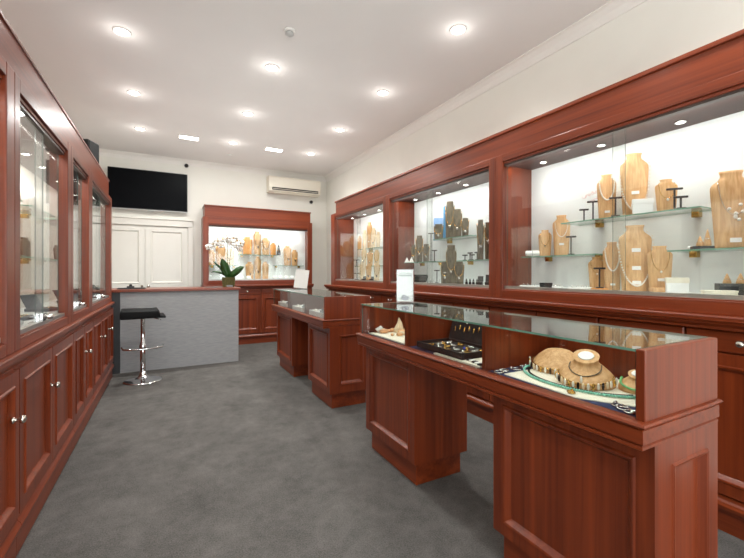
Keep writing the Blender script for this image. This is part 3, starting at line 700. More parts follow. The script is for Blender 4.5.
tbs = [(580, 209, 588, 220.5, 2.53, ZU, 'black T bar stand, shortest, leftmost on the raised middle shelf'), (588, 201, 598, 218.5, 2.53, ZU, 'tall black T bar stand, second on the raised middle shelf'),
       (610, 197, 621, 217, 2.455, ZU, 'black T bar stand in front of the tallest bust on raised shelf'), (668, 188, 681, 209, 2.52, ZU, 'taller black T bar stand at right end of raised shelf'),
       (675, 196, 686.5, 209.5, 2.48, ZU, 'lower black T bar stand with pearls at right end of raised shelf'), (566.5, 236, 575.5, 253.5, 2.48, ZS, 'black T bar stand on the lower left shelf of the near case'),
       (594.5, 267.5, 604.5, 284, 2.45, ZB + .012, 'black T bar stand on an orange block on the near case floor')]
for (u0, v0, u1, v1, X, z, lab) in tbs:
    Y, D, hh, ww = px_x(u0, v0, u1, v1, X); hh = EYE + (272 - v0) * D / FPX - z
    earring_stand(lab, X, Y, z, hh, ww * 1.05, RT, 'black stands in the nearest right wall case')
def small_block(name, label, cat, u0, u1, h, X, z, dep, mat, group=None, rot=RT, bev=.002):
    Y, D, _, ww = px_x(u0, 0, u1, 1, X)
    o = MB().box(-ww / 2, ww / 2, -dep / 2, dep / 2, 0, h).build(name, mat, None, bev, True)
    o.location = (X, Y, z + .0006); o.rotation_euler = (0, 0, rot)
    tag(o, label, cat, group); return o, Y, ww
small_block('display_block', 'small orange block under a black stand on the case floor', 'display block', 592, 606, .012, 2.45, ZB, .05, 'orange')
small_block('display_block', 'tan rounded block under the small bust on the case floor', 'display block', 652, 668, .028, 2.49, ZB, .10, 'tan', None, RT, .008)
def box_lid(label, u0, u1, h, X, z, dep, mb_, ml, group):
    Y, D, _, ww = px_x(u0, 0, u1, 1, X)
    t = thing('gift_box', label, 'box', (X, Y, z + .0006), RT, group)
    MB().box(-ww / 2, ww / 2, -dep / 2, dep / 2, 0, h * .7).build('box_base', mb_, t, .002, True)
    MB().box(-ww / 2 - .002, ww / 2 + .002, -dep / 2 - .002, dep / 2 + .002, h * .65, h).build('box_lid', ml, t, .002, True)
    return Y
box_lid('white card box beside the tallest bust on the raised middle shelf', 634, 651, .085, 2.47, ZU, .02, 'white', 'white', None)
box_lid('white printed card box right of the tan block on near case floor', 668, 686, .085, 2.47, ZB, .03, 'white', 'mat', None)
box_lid('flat cream box on the near case floor beneath the cone stands', 706, 732, .025, 2.40, ZB, .05, 'mat', 'mat', None)
box_lid('little black box, left one of two on near case floor', 540, 546, .035, 2.5, ZB, .03, 'black', 'black', None)
box_lid('little black box, right one of two on near case floor', 546.5, 552, .035, 2.5, ZB, .03, 'black', 'black', None)
def tray(name, label, X, Y, z, w_, d_, h_, mat, rot, pads=0, padm='pearl', group=None, cat='tray'):
    t = thing(name, label, cat, (X, Y, z), rot, group)
    mb = MB(); mb.box(-w_ / 2, w_ / 2, -d_ / 2, d_ / 2, 0, h_ * .5); 
    for s_ in (-1, 1):
        mb.box(s_ * w_ / 2 - .004, s_ * w_ / 2 + .004, -d_ / 2, d_ / 2, 0, h_); mb.box(-w_ / 2, w_ / 2, s_ * d_ / 2 - .004, s_ * d_ / 2 + .004, 0, h_)
    mb.build('tray_body', mat, t, .0015, True)
    return t
for (u0, u1, X, lab) in ((521, 538, 2.46, 'flat white ring tray at far left of near case floor'), (553, 562, 2.47, 'flat white ring tray right of the two black boxes'), (570, 590, 2.45, 'flat white ring tray before the plain tan bust')):
    Y, D, _, ww = px_x(u0, 0, u1, 1, X)
    t = tray('ring_tray', lab, X, Y, ZB, ww, .07, .014, 'white', RT, group='white ring trays in the near case')
    rs = []
    for j in range(4):
        for q in range(2):
            rs.append(((j - 1.5) * ww / 4.6, (q - .5) * .03))
    for j, (a, b) in enumerate(rs):
        mb = MB(); mb.tube([(.008 * math.cos(k * PI / 5), .0, .008 + .008 * math.sin(k * PI / 5)) for k in range(10)], .0014, 5, 'silver', True); mb.ball((0, 0, .0175), .003, 'pearl', 6)
        o = mb.build('ring', None, None, 0, True); p = Matrix.Rotation(RT, 3, 'Z') @ Vector((a, b, 0)); o.location = Vector((X, Y, ZB + .0075)) + p; o.rotation_euler = (0, 0, RT)
        tag(o, 'tiny silver pearl ring in the ' + lab.replace('flat ', '').replace(' of near case floor', ''), 'ring', 'rings in the ' + lab)
# white ring mount on lower left shelf
Y, D, _, ww = px_x(526, 0, 539, 1, 2.48)
t = thing('bangle_cushion', 'white padded jewellery cushion at left end of lower left shelf', 'cushion', (2.48, Y, ZS + .0045), RT)
mb = MB(); mb.sections([[(x, -.025 * math.cos(k * PI / 4) , .02 + .02 * s_ * math.sin(k * PI / 4) if True else 0) for k in range(8)] for x, s_ in ((-ww / 2, .7), (-ww / 2 + .006, 1), (ww / 2 - .006, 1), (ww / 2, .7))]); mb.build('pad', 'white', t, 0, True)
MB().tube([(.0, -.026 * math.cos(k * PI / 6), .02 + .021 * math.sin(k * PI / 6)) for k in range(12)], .002, 5, 'silver', True).build('band', None, t, 0, True)
def cone(label, X, Y, z, h, group, mat='tan'):
    t = thing('ring_cone', label, 'ring cone', (X, Y, z), 0, group)
    MB().lathe([(.016, 0), (.017, .004), (.015, .3 * h), (.009, .62 * h), (.005, .86 * h), (.002, h), (.0005, h + .0005)], (0, 0, 0), 16).build('cone_body', mat, t, 0, True)
    MB().lathe([(.0125, .40 * h), (.0145, .41 * h), (.0145, .45 * h), (.0115, .46 * h)], (0, 0, 0), 16).build('ring_band', 'silver', t, 0, True)
Y, D, _, ww = px_x(694, 0, 713, 1, 2.5)
small_block('display_block', 'flat black plinth carrying two tan cones on the right shelf', 'display block', 694, 713.5, .016, 2.50, ZS, .05, 'black')
cone('tan ring cone, shorter left one on the right shelf plinth', 2.50, on_x(700, 2.5)[0], ZS + .016, .055, 'tan ring cones'); cone('tan ring cone, taller right one on the right shelf plinth', 2.50, on_x(707.5, 2.5)[0], ZS + .016, .088, 'tan ring cones')
small_block('display_block', 'black block carrying two tan cones on the near case floor', 'display block', 721, 752, .058, 2.50, ZB, .06, 'black')
cone('tan ring cone, left one on the black floor block', 2.50, on_x(727, 2.50)[0], ZB + .058, .05, 'tan ring cones'); cone('tan ring cone, right one on the black floor block', 2.50, on_x(740.5, 2.50)[0], ZB + .058, .052, 'tan ring cones')
Y = on_x(690, 2.5)[0]
o = MB().lathe([(.012, 0), (.015, .006), (.014, .014), (.008, .02), (.001, .021)], (0, 0, 0), 14).build('ring_holder', 'white', None, 0, True); o.location = (2.5, Y, ZS); tag(o, 'tiny white ring holder left of the black plinth on right shelf', 'ring holder')

NECK[0] = .36
# --- right middle case (window 2)
G2 = 'dark taupe busts in the middle right wall case'
Z1, Z2, Z2L = 1.31, 1.54, 1.31
n2 = [(445, 201, 454.5, 238, 2.56, Z2, 'tallest taupe bust on the top shelf of middle case'), (452.5, 209, 462, 237, 2.53, Z2, 'second tallest taupe bust on the top shelf of middle case'),
      (461.5, 218, 469, 236.5, 2.55, Z2, 'short taupe bust at right of the top shelf of middle case'), (433.5, 224, 443.5, 238.5, 2.54, Z2, 'low taupe bust under blue cards, left on top shelf'),
      (477, 219.5, 484, 254, 2.44, Z1, 'tall taupe bust near the right stile of middle case'), (484.5, 222, 492, 254, 2.42, Z1, 'taupe bust with gold collar half behind the right stile'),
      (415.5, 235.5, 423, 261, 2.56, Z2L, 'tallest taupe bust of three on the left shelf of middle case'), (411, 245, 416, 261, 2.48, Z2L, 'left short taupe bust of three on the left shelf'), (422.5, 244, 429.5, 261, 2.52, Z2L, 'right short taupe bust of three on the left shelf'),
      (446, 247, 456, 279.5, 2.57, ZB, 'tall taupe bust on the floor of the middle case'), (440.5, 262, 449.5, 280, 2.50, ZB, 'short taupe bust with red tag, left on middle case floor'), (454, 262, 464, 281, 2.50, ZB, 'short taupe bust right of the tall one on middle case floor')]
for k, (u0, v0, u1, v1, X, z, lab) in enumerate(n2):
    Y, D, hh, ww = px_x(u0, v0, u1, v1, X); hh = max(.08, EYE + (272 - v0) * D / FPX - z); ww = min(ww * 1.0, .15)
    X = fit(hh, ww, RT + .15, X, 2.335, 2.44 if z == ZB else 2.64, 'x'); Y = on_x((u0 + u1) / 2, X)[0]
    b = bust('necklace_bust', lab, X, Y, z, hh, ww, 'taupe', RT + .15, G2, ((0, .5),) if k == 10 else ())
    if True:
        w2 = lab.replace('taupe ', '').replace(' of middle case', '').replace(' of the middle case', '')
        necklace('gold necklace on the ' + w2 + ('' if 'middle case' in w2 else ' in middle case'), b, hh, ww, 'gold', 'beads' if k % 2 else 'chain', .0040 if k % 2 else .0034, .35 if k != 5 else .5, ('silver', .012), 'gold necklaces in the middle case')
def card(name, label, X, Y, z, w_, h_, mat, rot, tilt, group=None, cat='card'):
    t = thing(name, label, cat, (X, Y, z + .001), rot, group)
    T = Matrix.Rotation(-tilt, 4, 'X')
    MB().box(-w_ / 2, w_ / 2, 0, .003, 0, h_, T=T).build('card_face', mat, t, 0, True)
    MB().box(-w_ / 6, w_ / 6, .0, .002, 0, h_ * .7, T=Matrix.Translation((0, .5 * h_ * math.sin(tilt) + .01, 0)) @ Matrix.Rotation(tilt * .5, 4, 'X')).build('card_easel', 'white', t, 0, True)
    return t
Y = on_x(446.3, 2.60)[0]; card('display_card', 'tall sky blue card standing behind the tallest taupe bust', 2.60, Y, Z2, .07, .36, 'blue', RT, .05)
Y = on_x(437, 2.58)[0]; card('display_card', 'pale blue sloping card above the low taupe bust', 2.592, Y, Z2, .10, .25, 'paleblue', RT, .08)
ts2 = []
for j, u in enumerate((465, 468.5, 472, 475.5)):
    Y, D = on_x(u, 2.5); earring_stand('small black T bar stand in the row on the right shelf of middle case', 2.5 + .02 * (j % 2), Y, Z1, .055 + .02 * (j % 2), .05, RT, 'row of small T bars in middle case')
for u, v, lab, z in ((431, 233, 'black T bar stand above the left shelf busts of middle case', Z2L), (434.5, 250, 'black T bar stand by the pane edge on middle case shelf', Z1), (437, 270, 'black T bar stand left of the red tag bust on case floor', ZB)):
    Y, D = on_x(u, 2.54); hh = EYE + (272 - v) * D / FPX - z; earring_stand(lab, 2.54, Y, z, hh, .06, RT, 'larger T bars in middle case')
for j, u in enumerate((466.5, 470, 473.5, 477)):
    Y, D = on_x(u, 2.47); t = thing('ring_cone', 'small black ring cone in the row on the middle case floor', 'ring cone', (2.47, Y, ZB), 0, 'black ring cones in middle case')
    MB().lathe([(.013, 0), (.014, .004), (.010, .03), (.004, .052), (.001, .055)], (0, 0, 0), 12).build('cone_body', 'black', t, 0, True)
    MB().lathe([(.009, .026), (.0115, .027), (.0115, .031), (.0085, .032)], (0, 0, 0), 12).build('ring_band', 'silver', t, 0, True)
for u, lab, hh in ((480, 'black lidded ring box, left one at right end of case floor', .05), (488, 'black lidded ring box, right one at right end of case floor', .065)):
    Y, D = on_x(u, 2.47); t = thing('ring_box', lab, 'box', (2.47, Y, ZB), RT, 'black ring boxes')
    MB().box(-.025, .025, -.025, .025, 0, .03).build('box_base', 'black', t, .003, True); MB().box(-.025, .025, -.006, .006, 0, hh, T=Matrix.Translation((0, .028, .03)) @ Matrix.Rotation(-.3, 4, 'X')).build('box_lid', 'black', t, .003, True)
for u, lab in ((407, 'white folded pyramid card at far left of the left shelf'), (411.5, 'white folded pyramid card beside the left shelf busts')):
    Y, D = on_x(u, 2.45); t = MB().lathe([(.035, 0.0006), (.001, .06)], (0, 0, 0), 4, None, 'z', False).build('pyramid_card', 'white', None, 0, True); t.location = (2.45, Y, Z2L); tag(t, lab, 'card', 'white pyramid cards')
Y, D = on_x(420, 2.52); t = tray('ring_tray', 'black velvet tray tilted on the floor of middle case', 2.52, Y, ZB, .16, .10, .03, 'velvet', RT)
t.rotation_euler = (Matrix.Rotation(RT, 3, 'Z') @ Matrix.Rotation(math.radians(35), 3, 'X')).to_euler(); t.location.z = ZB + .032
for j, (u, zz) in enumerate(((429, 0), (432, 0), (441, 0), (449, 0), (459, 0))):
    Y, D = on_x(u, 2.44); mb = MB(); mb.tube([(.02 * math.cos(k * PI / 6), 0, .021 + .02 * math.sin(k * PI / 6)) for k in range(12)], .003, 6, 'silver', True)
    o = mb.build('bangle', None, None, 0, True); o.location = (2.44, Y, ZB - .001); o.rotation_euler = (0, 0, RT); tag(o, 'small silver bangle standing at front of the middle case floor', 'bangle', 'silver bangles')

NECK[0] = .30
# --- right far case (window 1)
G1 = 'cream busts in the farthest right wall case'
n1 = [(367, 222, 371.5, 248, 2.58, 1.53, 'tallest cream bust on the upper shelf of far case', 'tan'), (362.5, 230, 366.5, 248, 2.56, 1.53, 'slim cream bust left of the tallest on upper shelf', 'cream'), (371, 228, 375.5, 248, 2.55, 1.53, 'cream bust right of the tallest on upper shelf', 'cream'),
      (357.6, 236, 361.2, 248, 2.50, 1.53, 'low tan bust at left of the upper shelf of far case', 'tan'), (376, 232, 380, 249, 2.55, 1.53, 'pale cream bust at right end of upper shelf of far case', 'cream'),
      (361.5, 250, 366, 266, 2.55, 1.285, 'cream bust at left of the lower shelf of far case', 'cream'), (367, 252, 372.5, 266, 2.52, 1.285, 'tan bust at the middle of lower shelf of far case', 'tan'), (374, 250, 379, 266, 2.54, 1.285, 'cream bust at right of the lower shelf of far case', 'cream'),
      (359.5, 262, 365, 280, 2.47, ZB, 'cream bust at left on the floor of far case', 'cream'), (366, 264, 371, 280, 2.47, ZB, 'tan bust at the middle of far case floor', 'tan'), (374, 263, 379.5, 280, 2.47, ZB, 'cream bust at right on the floor of far case', 'cream')]
for k, (u0, v0, u1, v1, X, z, lab, mt) in enumerate(n1):
    Y, D, hh, ww = px_x(u0, v0, u1, v1, X); hh = max(.08, EYE + (272 - v0) * D / FPX - z); ww = min(ww * 1.15, .14)
    X = fit(hh, ww, RT + .2, X, 2.335, 2.44 if z == ZB or (z < 1.3 and hh > .23) else 2.64, 'x'); Y = on_x((u0 + u1) / 2, X)[0]
    b = bust('necklace_bust', lab, X, Y, z, hh, ww, mt, RT + .2, G1)
    if k in (0, 2, 5, 6, 7, 9, 10):
        necklace('gold necklace on the ' + lab.replace(' of the far case', '').replace(' of far case', '') + (' in far case' if len(lab.split()) < 11 else ''), b, hh, ww, 'gold', 'chain', .0025, .3, ('blackbead' if k in (9, 10) else 'silver', .010), 'necklaces in the far right wall case')
for u, z, lab in ((356.5, 1.285, 'black T bar stand at left end of lower shelf in far case'), (357, ZB, 'black T bar stand on the floor at left of far case')):
    Y, D = on_x(u, 2.5); earring_stand(lab, 2.5, Y, z, .10, .10, RT, 'T bars in far case')
for u, lab in ((364, 'black ring box left of centre on the far case floor'), (372, 'black ring box right of centre on the far case floor')):
    Y, D = on_x(u, 2.37); t = thing('ring_box', lab, 'box', (2.37, Y, ZB), RT, 'black ring boxes in far case')
    MB().box(-.03, .03, -.025, .025, 0, .025).build('box_base', 'black', t, .003, True); MB().box(-.03, .03, -.005, .005, 0, .04, T=Matrix.Translation((0, .028, .02)) @ Matrix.Rotation(-.4, 4, 'X')).build('box_lid', 'black', t, .003, True)

NECK[0] = .24
# --- back wall case
GB = 'busts in the back wall case'
nb = [(208, 250, 215.4, 265.5, 6.86, 1.31, 'tan bust at far left of the back case left shelf', 'tan'), (216.5, 244, 225.5, 265.5, 6.88, 1.31, 'tall tan bust at middle of the back case left shelf', 'tan'), (226.5, 249, 234.5, 265.5, 6.86, 1.31, 'cream bust behind the orchid on the left shelf', 'cream'),
      (238, 244, 242.2, 253.5, 6.86, 1.5, 'small cream bust at left end of back case top shelf', 'cream'), (243, 237, 252.3, 253.5, 6.86, 1.5, 'honey orange wide bust on the back case top shelf', 'orange'), (254, 231.5, 261.5, 253.5, 6.88, 1.5, 'tallest tan bust on the back case top shelf', 'tan'),
      (262, 238, 270, 253.5, 6.86, 1.5, 'tan bust with dark beads on the back case top shelf', 'tan'), (270.5, 243, 276.2, 253.5, 6.85, 1.5, 'small tan bust near right end of back case top shelf', 'orange'), (284, 246, 291.8, 265, 6.87, 1.315, 'taller tan bust on the back case right shelf', 'tan'), (291.8, 250, 298.3, 265, 6.85, 1.315, 'shorter tan bust on the back case right shelf', 'tan'),
      (246, 262, 254, 278, 6.80, 1.074, 'wide tan bust at left on the back case floor', 'tan'), (255, 256.5, 261.5, 278, 6.82, 1.074, 'tall tan bust at centre of the back case floor', 'tan'), (262.2, 262, 269, 278, 6.80, 1.074, 'tan bust at right on the back case floor', 'tan')]
for k, (u0, v0, u1, v1, Yp, z, lab, mt) in enumerate(nb):
    X, D = on_y((u0 + u1) / 2, Yp); hh = max(.08, EYE + (272 - v0) * D / FPX - z); ww = (u1 - u0) * D / FPX * (1.05 if mt != 'orange' else 1.15)
    Yp = fit(hh, ww, .1, Yp, 6.70, 6.97, 'y'); X = on_y((u0 + u1) / 2, Yp)[0]
    b = bust('necklace_bust', lab, X, Yp, z, hh, ww, mt, 0.1, GB)
    if k in (1, 2, 4, 5, 6, 8, 9, 10, 11, 12):
        m2 = 'blackbead' if k in (6, 5) else ('taupe' if k in (2, 11) else 'gold')
        necklace({'blackbead': 'black bead', 'taupe': 'brown', 'gold': 'gold'}[m2] + ' necklace on the ' + lab.replace(' with dark beads', ''), b, hh, ww, m2, 'beads' if k in (6,) else 'chain', .006 if k == 6 else .003, .35, ('blackbead', .013) if k in (5, 8, 9, 10, 11) else None, 'necklaces in the back wall case')
X, D = on_y(278.5, 6.84); t = thing('ring_cone', 'tall black cone at right end of the back case top shelf', 'ring cone', (X, 6.84, 1.5))
MB().lathe([(.035, 0.0008), (.034, .06), (.018, .12), (.008, .19), (.001, .20)], (0, 0, 0), 16).build('cone_body', 'black', t, 0, True)
MB().lathe([(.026, .075), (.034, .076), (.034, .084), (.026, .085)], (0, 0, 0), 16).build('ring_band', 'gold', t, 0, True)
for j, (u, zz) in enumerate(((242, 0), (249, 0), (275, 0), (281, 0), (287, 0), (293, 0))):
    X, D = on_y(u, 6.74); t = thing('ring_box', 'small white ring box in the row on the back case floor', 'box', (X, 6.74, 1.074), 0, 'white ring boxes in back case')
    MB().box(-.035, .035, -.03, .03, 0, .03).build('box_base', 'white', t, .004, True); MB().box(-.035, .035, -.005, .005, 0, .045, T=Matrix.Translation((0, .03, .02)) @ Matrix.Rotation(-.5, 4, 'X')).build('box_lid', 'white', t, .004, True)

# --- left cases: dark and pale pads seen through the glass
RL = math.radians(90 - 20)
for k, (y, z, mt, lab) in enumerate(((2.32, .93, 'velvet', 'black velvet pad at near end of the second left case floor'), (2.55, .93, 'lightgrey', 'grey velvet pad beside the pane lock in second left case'), (2.86, .93, 'velvet', 'black velvet pad at far end of the second left case floor'), (3.45, .93, 'velvet', 'black velvet pad in the narrow left case'), (4.3, .93, 'velvet', 'black velvet pad at near end of the last left case'), (4.9, .93, 'velvet', 'black velvet pad at far end of the last left case'), (1.85, .93, 'velvet', 'black velvet pad in the left case nearest the camera'))):
    t = thing('jewellery_pad', lab, 'jewellery pad', (-.76, y, z), RL, 'flat pads in the left wall cases')
    MB().box(-.08, .08, -.08, .08, 0, .02).build('pad_base', mt, t, .004, True)
    MB().box(-.075, .075, -.004, .004, 0, .10, T=Matrix.Translation((0, .066, .0215)) @ Matrix.Rotation(-.45, 4, 'X')).build('pad_back', mt, t, .003, True)
    mb = MB(); mb.tube([(.05 * math.cos(q * PI / 8), .03 * math.sin(q * PI / 8) - .02, .0225) for q in range(16)], .0025, 5, 'gold', True)
    o = mb.build('bracelet', None, None, 0, True); o.location = t.location; o.rotation_euler = t.rotation_euler; tag(o, 'gold bracelet on the ' + lab.replace(' case floor', ' case'), 'bracelet', 'bracelets in the left wall cases')
for y, lab in ((2.27, 'small white earring card, left one on second left case shelf'), (2.40, 'small white earring card, middle one on second left case shelf'), (2.60, 'small white earring card, right one on second left case shelf')):
    card('display_card', lab, -.80, y, 1.30, .05, .075, 'white', RL, .25, 'earring cards in left case')
for y in (2.33, 2.9, 3.5, 4.4, 4.95):
    lab = {2.33: 'taupe bust low on the near shelf of the second left case', 2.9: 'taupe bust at far end of the second left case shelf', 3.5: 'taupe bust on the shelf of the narrow left case', 4.4: 'taupe bust at near end of the last left case shelf', 4.95: 'taupe bust at far end of the last left case shelf'}[y]
    bust('necklace_bust', lab, -.87, y, 1.30, .09 if y == 2.33 else .14, .08 if y == 2.33 else .10, 'taupe', RL, 'busts in the left wall cases')

# ================= on and in the counters =================
# photo stand on the near counter
t = thing('sign_holder', 'clear acrylic picture stand with pale picture on the near counter', 'sign', (1.45, 2.24, ZT), math.radians(-28))
MB().box(-.062, .062, -.04, .04, 0, .006).build('acrylic_foot', 'acryl', t, .002, True)
MB().box(-.062, .062, -.004, 0, .006, .235).build('acrylic_sheet', 'acryl', t, .001, True)
T = Matrix.Translation((0, .003, 0))
pic = MB().box(-.056, .056, .0005, .003, .012, .228).build('picture', 'palepic', t, 0, True)
mb = MB(); mb.box(-.042, .046, -.0005, .0003, .185, .196); mb.box(-.042, .046, -.0005, .0003, .202, .205); mb.build('printed_lines', 'greytext', pic, 0, True)
mb = MB(); mb.ball((0, 0, .035), .022, n=12, sc=(1.3, .03, .7)); mb.ball((-.008, 0, .05), .014, n=10, sc=(1.2, .04, .6)); mb.build('printed_cluster', 'tablet', pic, 0, True)
MB().box(.058, .061, -.02, .03, .006, .225).build('red_spine', 'wv', t, 0, True)
# white card on the far counter
t = thing('sign_holder', 'white angled card holder at far end of the far counter', 'sign', (1.47, 4.70, ZT), math.radians(-28))
MB().box(-.085, .085, 0, .004, .014, .25, T=Matrix.Rotation(-.22, 4, 'X') @ Matrix.Rotation(.10, 4, 'Y')).build('card', 'sill', t, 0, True)
MB().box(-.085, .085, -.005, .085, 0, .004).build('holder_foot', 'acryl', t, 0, True)
# near compartment: cloth, mat, busts, necklaces
o = MB().box(1.18, 1.54, .62, 1.19, ZD + .0003, ZD + .003).build('display_cloth', 'navy'); tag(o, 'navy cloth lining the near compartment of the near counter', 'cloth')
mb = MB(); pts = [(1.18, .80), (1.20, 1.12), (1.50, 1.12), (1.54, .66), (1.26, .66)]
lo = [mb.bm.verts.new((x, y, ZD + .0032)) for x, y in pts]; hi = [mb.bm.verts.new((x, y, ZD + .006)) for x, y in pts]
mb._f(lo[::-1], 0); mb._f(hi, 0)
for k in range(5): mb._f([lo[k], lo[(k + 1) % 5], hi[(k + 1) % 5], hi[k]], 0)
tag(mb.build('display_mat', 'mat'), 'cream mat on the navy cloth under the reclining busts', 'mat')
LR = [(0, .116, .124, .055), (.018, .120, .126, .056), (.042, .114, .112, .054), (.062, .098, .090, .050), (.079, .075, .062, .044), (.090, .058, .048, .042), (.100, .050, .041, .040), (.112, .051, .042, .041), (.126, .055, .045, .043)]
def lr(z):
    for p, q in zip(LR, LR[1:]):
        if p[0] <= z <= q[0]:
            f = (z - p[0]) / (q[0] - p[0]); return [a + (b - a) * f for a, b in zip(p, q)]
    return LR[-1]
def low_pt(sc, z, phi, off=0):
    _, rx, rf, rb_ = lr(z); c = math.cos(phi); ry = rf if c > 0 else rb_
    y0 = -.06 * z; yr = -(ry * sc + off) * c
    return Vector(((rx * sc + off) * math.sin(phi), y0 * sc + yr, z * sc + off * .4 + yr * .55 * (z / .126) ** 1.3))
def low_bust(label, x, y, sc, rot, mat, neck=True):
    t = thing('necklace_bust', label, 'necklace bust', (x, y, ZD + .0066), rot, 'reclining busts in the near counter')
    secs = [[low_pt(sc, z, 2 * PI * k / 28) for k in range(28)] for z, *_ in (LR if neck else LR[:5])]
    if not neck:
        e = secs[-1]; c = sum(e, Vector()) / len(e)
        for f, dz in ((.85, .007), (.6, .012), (.3, .0145), (.05, .015)): secs.append([c + (p - c) * f + Vector((0, 0, dz)) for p in e])
    MB().sections(secs, mat).build('form', None, t, 0, True)
    if not neck: return t
    e = secs[-1]; c = sum(e, Vector()) / len(e)
    MB().sections([[c + (p - c) * .62 + Vector((0, 0, .0003)) for p in e], [c + (p - c) * .56 + Vector((0, 0, .003)) for p in e]], 'white').build('neck_cap', None, t, 0, True)
    return t
rb = math.radians(-66)
B1 = low_bust('large tan bust reclining, gold pendant, central in near counter compartment', 1.37, .885, .80, rb, 'tan')
B2 = low_bust('tan bust reclining behind and left of the large reclining bust', 1.46, 1.065, .86, rb - .2, 'tan', False)
B3 = low_bust('tan bust with green beads, right of the large reclining bust', 1.435, .745, .46, rb, 'tan')
def low_necklace(label, b, sc, z0, z1, span, r, mat, kind, drops=0):
    """from height z1 at the ends (angle +-span) down to z0 at the front"""
    pts = []; n = 44
    for k in range(n + 1):
        f = -1 + 2 * k / n; pts.append(low_pt(sc, z0 + (z1 - z0) * abs(f) ** 1.4, f * span, r * 1.5 + .003))
    mb = MB()
    if kind == 'beads':
        for p in pts: mb.ball(p, r, mat, 6)
    else: mb.tube(pts, r, 5, mat)
    t = mb.build('necklace', None, None, 0, True); t.location = b.location; t.rotation_euler = b.rotation_euler; tag(t, label, 'necklace')
    for k in range(drops):
        f = 0 if drops == 1 else -.92 + 1.84 * k / (drops - 1)
        zz = z0 + (z1 - z0) * abs(f) ** 1.4
        p = low_pt(sc, max(.010, zz - .014), f * span, .012 if drops > 1 else .019)
        mb = MB(); mb.ball(p, .006, ('pearl', 'gold', 'pearl', 'blackbead', 'cream')[k % 5], 6, (.8, .8, 2.3)); mb.build('pendant', None, t, 0, True)
    return t
low_necklace('necklace of many dark and gold drops fanned over large reclining bust', B1, .80, .030, .052, 1.35, .0022, 'gold', 'chain', 18)
low_necklace('dark cord with single gold pendant on the large reclining bust', B1, .80, .068, .092, 1.40, .0022, 'taupe', 'chain', 1)
low_necklace('gold drop necklace fanned over the left reclining bust', B2, .86, .030, .050, 1.3, .0022, 'gold', 'chain', 15)
low_necklace('green bead strand draped over the right reclining bust', B3, .46, .045, .080, 1.5, .0042, 'green', 'beads', 0)
def loop_on(label, cx, cy, rx, ry, r, mat, a0=0, a1=2 * PI, name='necklace', rot=0):
    mb = MB(); n = 70
    for k in range(n):
        a = a0 + (a1 - a0) * k / n; x, y = rx * math.cos(a), ry * math.sin(a)
        mb.ball((cx + x * math.cos(rot) - y * math.sin(rot), cy + x * math.sin(rot) + y * math.cos(rot), ZD + .0065 + r), r, mat, 6)
    return tag(mb.build(name, None), label, 'necklace')
loop_on('turquoise bead necklace curving on the cream mat in front of busts', 1.40, .915, .172, .235, .0052, 'teal', PI * .52, PI * 1.42)
loop_on('black bead necklace lying inside the turquoise necklace curve', 1.40, .915, .157, .215, .0042, 'blackbead', PI * .60, PI * 1.40)
def ring_item(x, y, z, label, group, gem='redspot', band='silver', s_=1):
    mb = MB(); mb.tube([(.011 * s_ * math.cos(k * PI / 6), .011 * s_ * math.sin(k * PI / 6), .003) for k in range(12)], .002 * s_, 5, band, True); mb.ball((.011 * s_, 0, .006), .0045 * s_, gem, 6)
    o = mb.build('ring', None, None, 0, True); o.location = (x, y, z); o.rotation_euler = (0, 0, random.random() * 6); return tag(o, label, 'ring', group)
for x, y in ((1.21, .665), (1.225, .69), (1.20, .64)): ring_item(x, y, ZD + .0035, 'silver chain ring on the bare navy corner near the end panel', 'rings on the near navy corner', 'silver', 'silver', 1.5)
for x, y in ((1.20, 1.15), (1.24, 1.16), (1.30, 1.15), (1.36, 1.16)): ring_item(x, y, ZD + .0035, 'silver bracelet loop on navy cloth beside the wood divider', 'bracelets beside the divider', 'silver', 'silver', 1.7)
for x, y in ((1.205, .83), (1.215, .84)): ring_item(x, y, ZD + .0065, 'gold brooch on the cream mat before the turquoise beads', 'gold brooches on the mat', 'gold', 'gold', 1.0)
# middle compartment
t = tray('jewellery_tray', 'large black velvet ring tray in the middle counter compartment', 1.305, 1.545, ZD + .012, .36, .22, .03, 'velvet', math.radians(-90))
o = MB().box(1.18, 1.54, 1.225, 1.785, ZD + .0003, ZD + .003).build('display_cloth', 'navy'); tag(o, 'dark blue cloth lining the middle compartment of the near counter', 'cloth')
o = MB().box(1.18, 1.50, 1.24, 1.56, ZD + .0032, ZD + .011).build('display_mat', 'mat'); tag(o, 'white mat under the black velvet ring tray', 'mat')
gem = ['silver', 'gold', 'redspot', 'silver', 'silver', 'gold', 'silver', 'silver']
for j in range(4):
    for q in range(4):
        ring_item(1.235 + .045 * q + random.uniform(-.01, .01), 1.42 + .08 * j + random.uniform(-.01, .01), ZD + .0275, ('ring with a blue stone' if (j, q) == (1, 2) else 'silver and gold ring') + ' lying in the large black velvet tray', 'blue ring in the black tray' if (j, q) == (1, 2) else 'rings in the black velvet tray', 'redspot' if (j, q) == (1, 2) else gem[(j * 3 + q) % 2], gem[(j + q) % 2], 1.45)
pad = thing('jewellery_pad', 'upright black velvet pad with gold pieces behind the ring tray', 'jewellery pad', (1.446, 1.62, ZD + .008), math.radians(-90 + 15))
TP = Matrix.Rotation(-.35, 4, 'X')
MB().box(-.125, .13, 0, .010, .0, .185, T=TP).build('pad_board', 'velvet', pad, .003, True)
MB().box(-.03, .03, 0, .004, 0, .12, T=Matrix.Translation((0, .07, 0)) @ Matrix.Rotation(.15, 4, 'X')).build('pad_strut', 'black', pad, 0, True)
